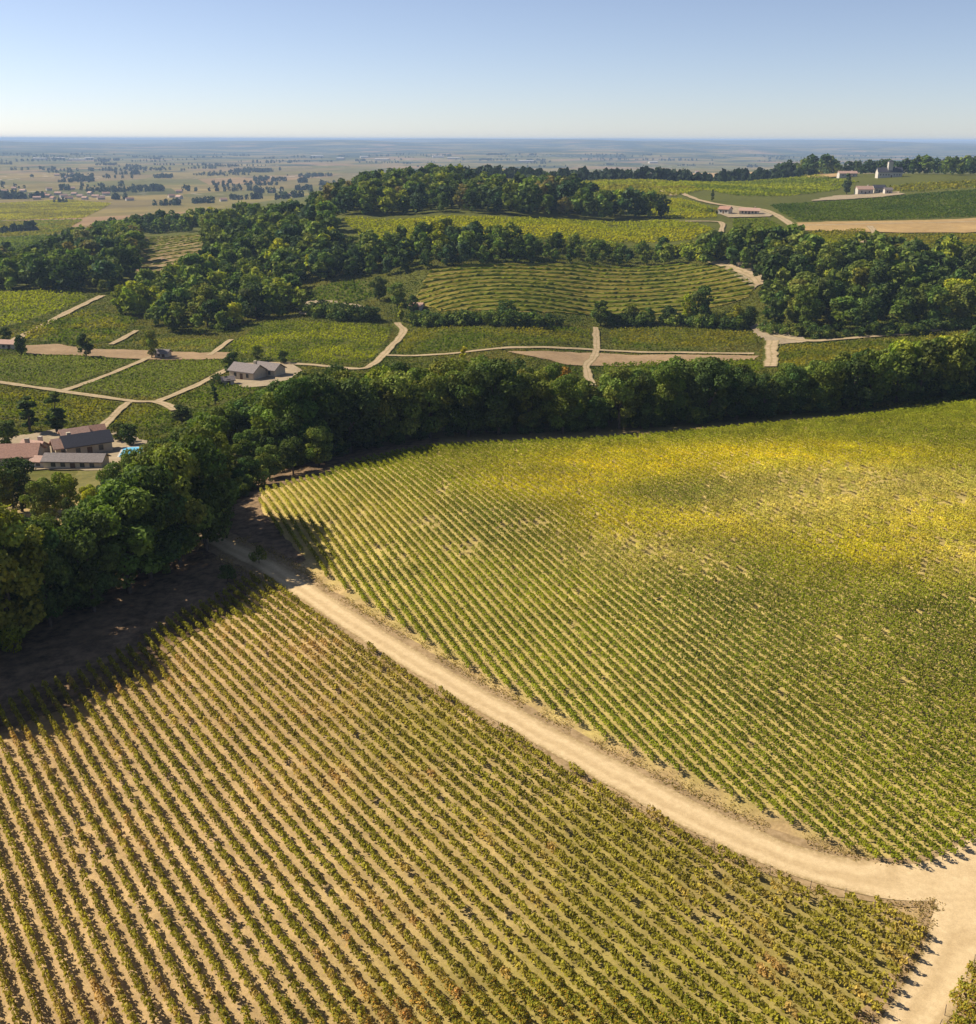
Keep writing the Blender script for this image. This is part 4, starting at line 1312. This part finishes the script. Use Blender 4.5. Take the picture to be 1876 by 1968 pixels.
def lib_of(t):
    for lod in (t['lod'], 'mid', 'near', 'far'):
        if (t['kind'], lod) in TREE_LIB:
            return TREE_LIB[(t['kind'], lod)]

# wording: left to right order inside each belt row and each wood, by colour
groups = {}
for t in WHOLE_TREES:
    if t['label'] is None:
        groups.setdefault((t['wood'], t['col'], t.get('row', 0) if t['wood'].startswith('belt') else 0), []).append(t)
ROWWORD = ['front row', 'second row', 'third row', 'back row', 'rear edge', 'rear edge']
for (wood, col, row), ts in groups.items():
    ts.sort(key=lambda t: t['x'] / t['y'])
    for i, t in enumerate(ts):
        if wood.startswith('belt'):
            t['label'] = f"{COLWORD[col]} tree, {ROWWORD[min(row, 5)]} of the {t['words']}, {ordinal(i + 1)} such from left"
        else:
            t['label'] = f"{COLWORD[col]} tree {t['words']}, {ordinal(i + 1)} such from left"
NAMES = {'broad': 'broadleaf_tree', 'poplar': 'poplar_tree', 'conifer': 'dark_tree', 'shrub': 'shrub'}
rt = np.random.default_rng(99)
for t in WHOLE_TREES:
    cm, tm, arr, h0 = lib_of(t)[int(rt.integers(len(lib_of(t))))]
    root = empty(NAMES[t['kind']], (t['x'], t['y'], t['z']), rt.uniform(0, 6.28))
    s = t['h'] / h0
    root.scale = (s * t['wf'], s * t['wf'] * rt.uniform(.9, 1.1), s)
    tag(root, t['label'], 'shrub' if t['kind'] == 'shrub' else 'tree', t['group'])
    c = link(bpy.data.objects.new('crown', cm), root)
    base = np.array(PAL[t['col']]) * rt.uniform(.85, 1.2) * np.array([rt.uniform(.9, 1.15), 1, rt.uniform(.85, 1.15)])
    c.color = (*base, 1)
    link(bpy.data.objects.new('trunk', tm), root)

def mass(name, items, label, cat=None):
    V, Q, T, o = [], [], [], 0
    for t in items:
        L_ = TREE_LIB[('broad', 'far')] if t['kind'] == 'broad' else lib_of(t); cm, tm, (v, q, tn), h0 = L_[int(rt.integers(len(L_)))]
        a = rt.uniform(0, 6.28); s = t['h'] / h0
        R = np.array([[math.cos(a), -math.sin(a), 0], [math.sin(a), math.cos(a), 0], [0, 0, 1]])
        w = (v * np.array([s * t['wf'], s * t['wf'], s])) @ R.T + np.array([t['x'], t['y'], t['z']])
        col = np.array(PAL[t['col']]) * rt.uniform(.85, 1.2)
        V.append(w); Q.append(q + o); T.append(tn * col); o += len(w)
    if not V:
        return
    ob = link(bpy.data.objects.new(name, mesh_np(name, np.concatenate(V), quads=np.concatenate(Q), mats=[M['leaf']], tint=np.concatenate(T))))
    tag(ob, label, cat, None, 'stuff')
for key in [w[0] for w in WOODS] + ['crest_wood']:
    mass('woodland', [t for t in MASS if t['wood'] == key], 'closed canopy of the ' + key.replace('_', ' ') + ' behind its front trees', 'wood')
mass('woodland', [t for t in MASS if t['wood'] and t['wood'].startswith('belt')], 'rear trees of the near belt seen as one mass', 'wood')

# low hedges and undergrowth
def shrub_line(uv, n, hh, spread, mix, label, seed, lod='mid', name='hedge', cat='hedge', kind='stuff'):
    rng = np.random.default_rng(seed)
    c = catmull(ground(uv), 1.0)
    it = []
    for _ in range(n):
        p = c[int(rng.integers(len(c)))] + rng.normal(0, spread, 2)
        it.append(dict(x=p[0], y=p[1], z=float(height(*p)), h=rng.uniform(*hh), wf=rng.uniform(.8, 1.5), col=pick(rng, mix), kind='shrub', lod=lod))
    mass(name, it, label, cat)
DG = [('dark', 3), ('green', 2), ('olive', 1)]
shrub_line([(600, 606), (660, 612), (720, 616)], 44, (3.5, 6.5), 2.2, DG, 'dark low hedge below the small dark plot', 1)
shrub_line([(800, 622), (880, 624), (1000, 625), (1060, 624)], 80, (3, 5.5), 1.6, DG, 'long dark low hedge below the terraced vineyard', 2)
shrub_line([(1175, 624), (1290, 624), (1445, 628)], 60, (3, 5.5), 1.6, DG, 'undergrowth beneath the hedgerow below the terraces', 3, name='undergrowth', cat='undergrowth')
shrub_line([(1010, 478), (1150, 480), (1350, 486)], 30, (3, 6), 3.0, [('green', 3), ('olive', 3), ('lime', 1), ('yellow', 1)], 'light scrub at the right end of the wood strip', 4, name='undergrowth', cat='undergrowth')
shrub_line([(845, 840), (1000, 832), (1150, 826), (1330, 811), (1500, 795), (1700, 775), (1876, 754)], 90, (1.5, 4), 1.6, DG, 'dark undergrowth along the foot of the near belt', 5, 'near', 'undergrowth', 'undergrowth')
shrub_line([(-150, 1290), (0, 1225), (80, 1200), (230, 1115), (370, 1030), (450, 960), (475, 920), (560, 896), (700, 862), (838, 838)], 80, (1.2, 3.4), 1.8, DG, 'dark undergrowth beneath the left belt', 6, 'near', 'undergrowth', 'undergrowth')
shrub_line([(1480, 634), (1560, 646), (1700, 644), (1850, 626)], 50, (2, 5), 1.8, DG, 'dark undergrowth at the foot of the right wood', 7, name='undergrowth', cat='undergrowth')
shrub_line([(1290, 395), (1340, 402), (1380, 412)], 16, (2, 4), 3, [('yellow', 2), ('lime', 2)], 'yellow green scrub beside the low stone farm', 8, name='undergrowth', cat='undergrowth')
shrub_line([(1310, 488), (1340, 497), (1365, 500)], 10, (5, 8), 2.5, [('yellow', 2), ('lime', 1)], 'yellow green bushes at the top right of the terraced vineyard', 9, name='undergrowth', cat='undergrowth')

# leaf litter under the left belt, shade and sun dapples put into its colour
sheet('dapple_painted_litter', [(-240, 1360), (-60, 1440), (0, 1412), (130, 1362), (290, 1290), (340, 1240), (440, 1185), (490, 1130), (530, 1105), (590, 1078), (545, 1030), (505, 985), (500, 945),
                      (620, 918), (680, 892), (845, 860), (845, 842), (650, 872), (470, 925), (430, 990), (230, 1110), (0, 1215), (-240, 1320)], M['litter'], .008, 'bare brown ground with leaf litter and painted sun dapples under the left belt', 'structure', 1.0)

# dry grass tufts on the verges of the near track
def tufts():
    rng = np.random.default_rng(5)
    C, Nn, S, T = [], [], [], []
    for c, hw, n in ((TRACK_C, 2.3, 16000), (SIDE_C, 1.9, 4000)):
        i = rng.integers(1, len(c) - 1, n)
        tg = c[i + 1] - c[i - 1]; tg /= np.linalg.norm(tg, axis=1, keepdims=True)
        nr = np.stack([-tg[:, 1], tg[:, 0]], 1)
        off = rng.choice([-1, 1], n) * (hw + np.abs(rng.normal(0, .75, n)))
        p = c[i] + nr * off[:, None] + rng.normal(0, .3, (n, 2))
        k = vnoise(p[:, 0], p[:, 1], 2.3, 9) > .30
        for cc, w2 in ((TRACK_C, 1.75), (SIDE_C, 1.7)):
            k &= np.min(np.hypot(p[:, None, 0] - cc[None, :, 0], p[:, None, 1] - cc[None, :, 1]), axis=1) > w2
        k &= np.hypot(p[:, 0] - SIDE_C[0, 0], p[:, 1] - SIDE_C[0, 1]) > 6.5
        p = p[k]
        z = height(p[:, 0], p[:, 1]) + .11
        C.append(np.column_stack([p, z])); m = len(p)
        Nn.append(np.stack([rng.normal(0, 1, m), rng.normal(0, 1, m), rng.uniform(0, .6, m)], 1))
        S.append(rng.uniform(.10, .26, m))
        g = rng.random((m, 1))
        T.append(np.where(g > .12, [[.40, .285, .115]], [[.22, .20, .05]]) * rng.uniform(.7, 1.2, (m, 1)))
    v, q, t = leaf_arrays(np.concatenate(C), np.concatenate(Nn), np.concatenate(S), np.concatenate(T), rng, .5)
    o = link(bpy.data.objects.new('dry_grass', mesh_np('dry_grass', v, quads=q, mats=[M['vine_leaf']], tint=t)))
    tag(o, 'dry grass tufts along the verges of the near tracks', 'grass', None, 'stuff')
tufts()

# ------------------------------------------------------------------ buildings
def gable_house(name, uv, Lx_, Wy_, wall_h_, roof_h_, rz, wall, roof, label, chimney=True, windows=3, door=True, group=None, cat='house', over=.45, detail=True, pos=None, lift=0.0):
    Lx, Wy, wall_h, roof_h = Lx_ * .74, Wy_ * .76, wall_h_ * .8, roof_h_ * .8
    x, y = ground([uv])[0] if pos is None else pos
    root = empty(name, (x, y, float(height(x, y)) + lift), rz)
    tag(root, label, cat, group)
    hx, hy = Lx / 2, Wy / 2
    v = [(-hx, -hy, -1.5), (hx, -hy, -1.5), (hx, hy, -1.5), (-hx, hy, -1.5), (-hx, -hy, wall_h), (hx, -hy, wall_h), (hx, hy, wall_h), (-hx, hy, wall_h),
         (-hx, 0, wall_h + roof_h), (hx, 0, wall_h + roof_h)]
    q = [(0, 1, 5, 4), (2, 3, 7, 6), (1, 2, 6, 5), (3, 0, 4, 7)]
    t = [(5, 6, 9), (7, 4, 8)]
    link(bpy.data.objects.new('wall', mesh_np('wall', v, quads=q, tris=t, mats=[M[wall]])), root)
    # roof: two slabs with thickness and overhang
    k = roof_h / hy; th = .22
    ox, oy = hx + over, hy + over
    e = wall_h - k * over
    rv, rq = [], []
    for s in (-1, 1):
        b = len(rv)
        rv += [(-ox, s * oy, e + .06), (ox, s * oy, e + .06), (ox, 0, wall_h + roof_h + .06), (-ox, 0, wall_h + roof_h + .06),
               (-ox, s * oy, e + th + .06), (ox, s * oy, e + th + .06), (ox, 0, wall_h + roof_h + th + .06), (-ox, 0, wall_h + roof_h + th + .06)]
        for f in BOXQ:
            rq.append(tuple(int(i) + b for i in f))
    ro = link(bpy.data.objects.new('roof', mesh_np('roof', rv, quads=rq, mats=[M[roof]])), root)
    if chimney:
        cx = hx * .55
        cv, cq = boxv(cx - .45, cx + .45, hy * .15, hy * .15 + .7, wall_h + roof_h * .5, wall_h + roof_h + 1.1)
        link(bpy.data.objects.new('chimney', mesh_np('chimney', cv, quads=cq, mats=[M[wall]])), ro)
    if detail:
        xs = np.linspace(-hx, hx, windows + 2)[1:-1]
        for s in (-1, 1):
            for i, wx in enumerate(xs):
                if door and s < 0 and i == windows // 2:
                    b, q2 = boxv(wx - .55, wx + .55, s * hy - .06, s * hy + .06, 0, 2.1)
                    link(bpy.data.objects.new('door', mesh_np('door', b, quads=q2, mats=[M['door_wood']])), root)
                    continue
                b, q2 = boxv(wx - .5, wx + .5, s * hy - .05, s * hy + .05, wall_h * .36, wall_h * .36 + 1.25)
                link(bpy.data.objects.new('window', mesh_np('window', b, quads=q2, mats=[M['shutter']])), root)
    return root

R = math.radians
# farm with pink roofs at the left edge
gable_house('farmhouse', (30, 893), 15, 9, 3.0, 2.4, R(8), 'render_wall', 'roof_terracotta', 'farm building with broad terracotta roof at the left edge')
gable_house('barn', (170, 872), 13.5, 7.0, 3.4, 2.3, R(34), 'render_wall', 'roof_slate', 'farm building with dark slate roof and pink gable', chimney=False)
gable_house('farm_wing', (128, 876), 6.5, 6.0, 3.0, 1.8, R(34), 'stone_wall', 'roof_pink', 'small farm wing with faded pink roof', chimney=True, windows=2)
gable_house('long_shed', (150, 899), 17, 5.5, 2.3, 1.3, R(-2), 'stone_wall', 'roof_grey', 'long low shed with grey tile roof before the farm', chimney=False, windows=5)
gable_house('farm_cottage', (70, 877), 7, 5, 2.6, 1.6, R(-20), 'white_wall', 'roof_pink', 'small whitewashed cottage in the farmyard', windows=2)
gable_house('garden_shed', (82, 899), 4.0, 3.2, 2.0, .9, R(-10), 'white_wall', 'roof_pink', 'small white garden shed beside the long grey shed', chimney=False, windows=1, door=False, cat='shed')
gable_house('outbuilding', (146, 848), 8, 4.5, 2.3, 1.3, R(35), 'render_wall', 'roof_pink', 'pink-roofed outbuilding behind the slate-roofed barn', chimney=False, windows=2)
gable_house('outbuilding', (184, 842), 6, 4.5, 2.3, 1.3, R(30), 'white_wall', 'roof_terracotta', 'small white outbuilding at the farm track', chimney=False, windows=2)
# pool
px, py = ground([(254, 874)])[0]
pool = empty('swimming_pool', (px, py, float(height(px, py)) + .22), R(10))
tag(pool, 'bright blue swimming pool at the edge of the farm garden', 'swimming pool')
b, q2 = boxv(-2.6, 2.6, -4.6, 4.6, -.6, .20)
link(bpy.data.objects.new('rim', mesh_np('rim', b, quads=q2, mats=[M['white_wall']])), pool)
b, q2 = boxv(-2.2, 2.2, -4.2, 4.2, -.4, .215)
link(bpy.data.objects.new('water', mesh_np('water', b, quads=q2, mats=[M['pool']])), pool)
# grey-roofed farmhouse
gable_house('farmhouse', (478, 728), 13, 8, 3.4, 2.3, R(-28), 'stone_wall', 'roof_grey', 'grey-roofed stone farmhouse in the middle of the valley')
gable_house('barn', (520, 722), 11, 7, 3.0, 1.9, R(-28), 'stone_wall', 'roof_grey', 'grey-roofed barn right of the valley farmhouse', chimney=False)
gable_house('lean_to', (440, 741), 4.5, 3.5, 2.2, 1.0, R(20), 'white_wall', 'roof_grey', 'small pale outbuilding at the end of the farmhouse track', chimney=False, windows=1, cat='shed')
gable_house('shed', (20, 672), 9, 5, 2.6, 1.3, R(-10), 'stone_wall', 'roof_pink', 'shed with pale roof at the left edge of the valley', chimney=False, windows=2, cat='shed')
gable_house('hut', (802, 596), 7, 4.5, 2.4, 1.3, R(-14), 'white_wall', 'roof_pink', 'small pale hut beside the clump before the terraces', chimney=False, windows=2, cat='hut')
gable_house('hut', (315, 688), 6.5, 4.5, 2.2, 1.2, R(-8), 'stone_wall', 'roof_grey', 'small grey hut beside the lone olive tree', chimney=False, windows=2, cat='hut')
# low stone farm on the plateau
gable_house('farmhouse', (1440, 411), 17, 7, 3.0, 1.8, R(-14), 'stone_wall', 'roof_pink', 'long low stone farm beside the plateau road', windows=5)
gable_house('barn', (1394, 410), 10, 7, 3.8, 2.0, R(-40), 'white_wall', 'roof_terracotta', 'small barn with terracotta roof left of the low stone farm', chimney=False)
# white plateau house
gable_house('house', (1660, 372), 17, 9, 5.0, 2.8, R(4), 'white_wall', 'roof_pink', 'white house right of the big dark plateau tree')
gable_house('barn', (1688, 368), 12, 8, 4.4, 2.6, R(0), 'stone_wall', 'roof_slate', 'dark-roofed barn beside the white plateau house', chimney=False)
gable_house('outbuilding', (1706, 371), 8, 6, 4.0, 1.8, R(0), 'white_wall', 'roof_grey', 'white outbuilding right of the dark-roofed plateau barn', chimney=False, windows=2)
# manor on the crest
manor = gable_house('manor_house', (1708, 339), 30, 11, 6.0, 4.5, R(-3), 'white_wall', 'roof_slate', 'long white manor house with dark roof on the plateau crest', windows=8, cat='manor house')
tv, tq = boxv(-2, 2, -3, 1, 5, 13.5)
link(bpy.data.objects.new('tower', mesh_np('tower', tv, quads=tq, mats=[M['white_wall']])), manor)
tv = np.array([(-2.3, -3.3, 13.55), (2.3, -3.3, 13.55), (2.3, 1.3, 13.55), (-2.3, 1.3, 13.55), (0, -1, 15.6)])
link(bpy.data.objects.new('tower_roof', mesh_np('tower_roof', tv, quads=[(0, 3, 2, 1)], tris=[(0, 1, 4), (1, 2, 4), (2, 3, 4), (3, 0, 4)], mats=[M['roof_slate']])), manor)
gable_house('house', (1628, 339), 24, 9, 4.5, 2.4, R(3), 'white_wall', 'roof_pink', 'low white house left of the manor on the crest', windows=4)
gable_house('house', (1340, 332), 16, 9, 5, 3, R(5), 'white_wall', 'roof_pink', 'small white house behind the tan crest stubble', windows=3)
gable_house('farm_hall', (1140, 337), 44, 12, 4.5, 2.5, R(3), 'white_wall', 'roof_pink', 'long pale farm hall on the crest in the centre', chimney=False, windows=6)
gable_house('house', (300, 438), 15, 8, 4.5, 2.4, R(20), 'white_wall', 'roof_pink', 'pale house half hidden in the ridge wood')

# village houses and sheds far out on the plain
rv = np.random.default_rng(31)
VILL = [(u, v) for u, v in zip(np.linspace(62, 205, 15), 381 + 5 * np.sin(np.arange(15) * 2.1))] + \
       [(10, 372), (28, 367), (45, 371), (95, 368), (140, 366), (225, 384), (250, 387), (330, 381), (345, 384), (430, 388), (110, 340), (125, 344), (140, 338), (345, 372), (520, 372), (560, 378)]
names = ['far village house with pink roof on the plain, {} from the left']
for i, (u, v) in enumerate(sorted(VILL)):
    gable_house('village_house', (u, v), rv.uniform(14, 22), rv.uniform(9, 12), rv.uniform(4, 6), rv.uniform(2.5, 3.5), rv.uniform(-.7, .7),
                ['white_wall', 'render_wall', 'stone_wall'][int(rv.integers(3))], ['roof_pink', 'roof_terracotta', 'roof_pink'][int(rv.integers(3))],
                names[0].format(ordinal(i + 1)), chimney=False, group='village houses on the far plain', detail=False)
SHEDS = [(78, 309), (112, 308), (150, 310), (172, 308), (610, 303), (655, 307), (700, 304), (735, 309), (842, 303), (872, 306), (1012, 312), (1255, 313)]
for i, (u, v) in enumerate(sorted(SHEDS)):
    gable_house('warehouse', (u, v), rv.uniform(60, 120), rv.uniform(30, 50), rv.uniform(8, 12), 3, rv.uniform(-.3, .3), 'white_wall', 'white_wall',
                f'long white warehouse far out on the plain, {ordinal(i + 1)} from the left', chimney=False, group='white warehouses on the far plain', detail=False, cat='warehouse')

# ------------------------------------------------------------------ far tree clumps on the plain
def far_trees():
    rng = np.random.default_rng(8)
    C, Nn, S, T = [], [], [], []
    def clump(x, y, n, rad, h):
        a = rng.uniform(0, 6.28, n); r = rad * np.sqrt(rng.random(n))
        px = x + r * np.cos(a) * 1.6; py = y + r * np.sin(a) * .7
        hh = h * rng.uniform(.6, 1.15, n)
        z = height(px, py)
        k = 16
        col = np.array([.026, .040, .016]) * rng.uniform(.8, 1.5, (n, 1))
        for j in range(k):
            f = rng.uniform(.08, .95, n)
            w = .42 * hh * np.sqrt(1 - (2 * f - 1) ** 2 * .8)
            an = rng.uniform(0, 6.28, n)
            cx = px + w * np.cos(an) * .8; cy = py + w * np.sin(an) * .8
            C.append(np.stack([cx, cy, z + hh * f], 1))
            Nn.append(np.stack([np.cos(an) + rng.normal(0, .3, n), np.sin(an) + rng.normal(0, .3, n), .5 + rng.normal(0, .3, n)], 1))
            S.append(hh * .5 * rng.uniform(.7, 1.3, n)); T.append(col * rng.uniform(.7, 1.4, (n, 1)))
    marked = [(490, 332, 26, 45, 16), (465, 333, 14, 30, 14), (20, 384, 22, 20, 14), (45, 383, 10, 12, 12), (75, 382, 8, 10, 11), (210, 330, 18, 50, 12), (315, 342, 5, 8, 12),
              (410, 357, 6, 10, 11), (590, 343, 8, 14, 12), (520, 372, 12, 22, 12), (235, 385, 8, 12, 11), (140, 342, 12, 25, 11), (25, 450, 12, 14, 9), (50, 448, 8, 8, 11), (110, 392, 6, 14, 9),
              (560, 382, 18, 30, 11), (480, 384, 14, 25, 10), (380, 392, 12, 22, 11), (320, 396, 14, 18, 11), (640, 356, 10, 26, 12)]
    for u, v, n, rad, h in marked:
        x, y = ground([(u, v)])[0]
        clump(x, y, n, rad, h)
    for _ in range(300):
        u = rng.uniform(-250, 2100); v = 298 + 75 * rng.random() ** 1.6
        if u > 620 and v > 322:
            continue
        x, y = ground([(u, v)])[0]
        d = math.hypot(x, y)
        clump(x, y, int(rng.integers(2, 22)), rng.uniform(6, 55) * (d / 2500) ** .7, rng.uniform(8, 14))
    # dark tree line behind the crest
    for u in np.linspace(860, 1530, 150):
        x, y = ground([(u, 346)])[0]
        f = rng.uniform(1.04, 1.12) * 1090 / max(y, 1)
        clump(x * f, y * f, 3, 12, rng.uniform(6, 13))
    v, q, t = leaf_arrays(np.concatenate(C), np.concatenate(Nn), np.concatenate(S), np.concatenate(T), rng, 1.0)
    o = link(bpy.data.objects.new('far_woods', mesh_np('far_woods', v, quads=q, mats=[M['leaf']], tint=t)))
    tag(o, 'dark tree clumps and copses scattered over the far plain', 'woods', None, 'stuff')
far_trees()

# ------------------------------------------------------------------ haze
def haze():
    bv, bq = boxv(-70000, 70000, -3000, 70000, float(GZ.min()) - 1.5, CAM_Z + 14)
    m, nt, out = new_mat('haze')
    p = N(nt, 'ShaderNodeVolumePrincipled')
    p.inputs['Color'].default_value = (.50, .68, .96, 1)
    p.inputs['Density'].default_value = 8.5e-5
    p.inputs['Anisotropy'].default_value = 0.0
    L(nt, p.outputs[0], out.inputs['Volume'])
    o = link(bpy.data.objects.new('haze', mesh_np('haze', bv, quads=bq, mats=[m])))
    tag(o, 'pale blue haze over the far plain', 'haze', None, 'stuff')
haze()
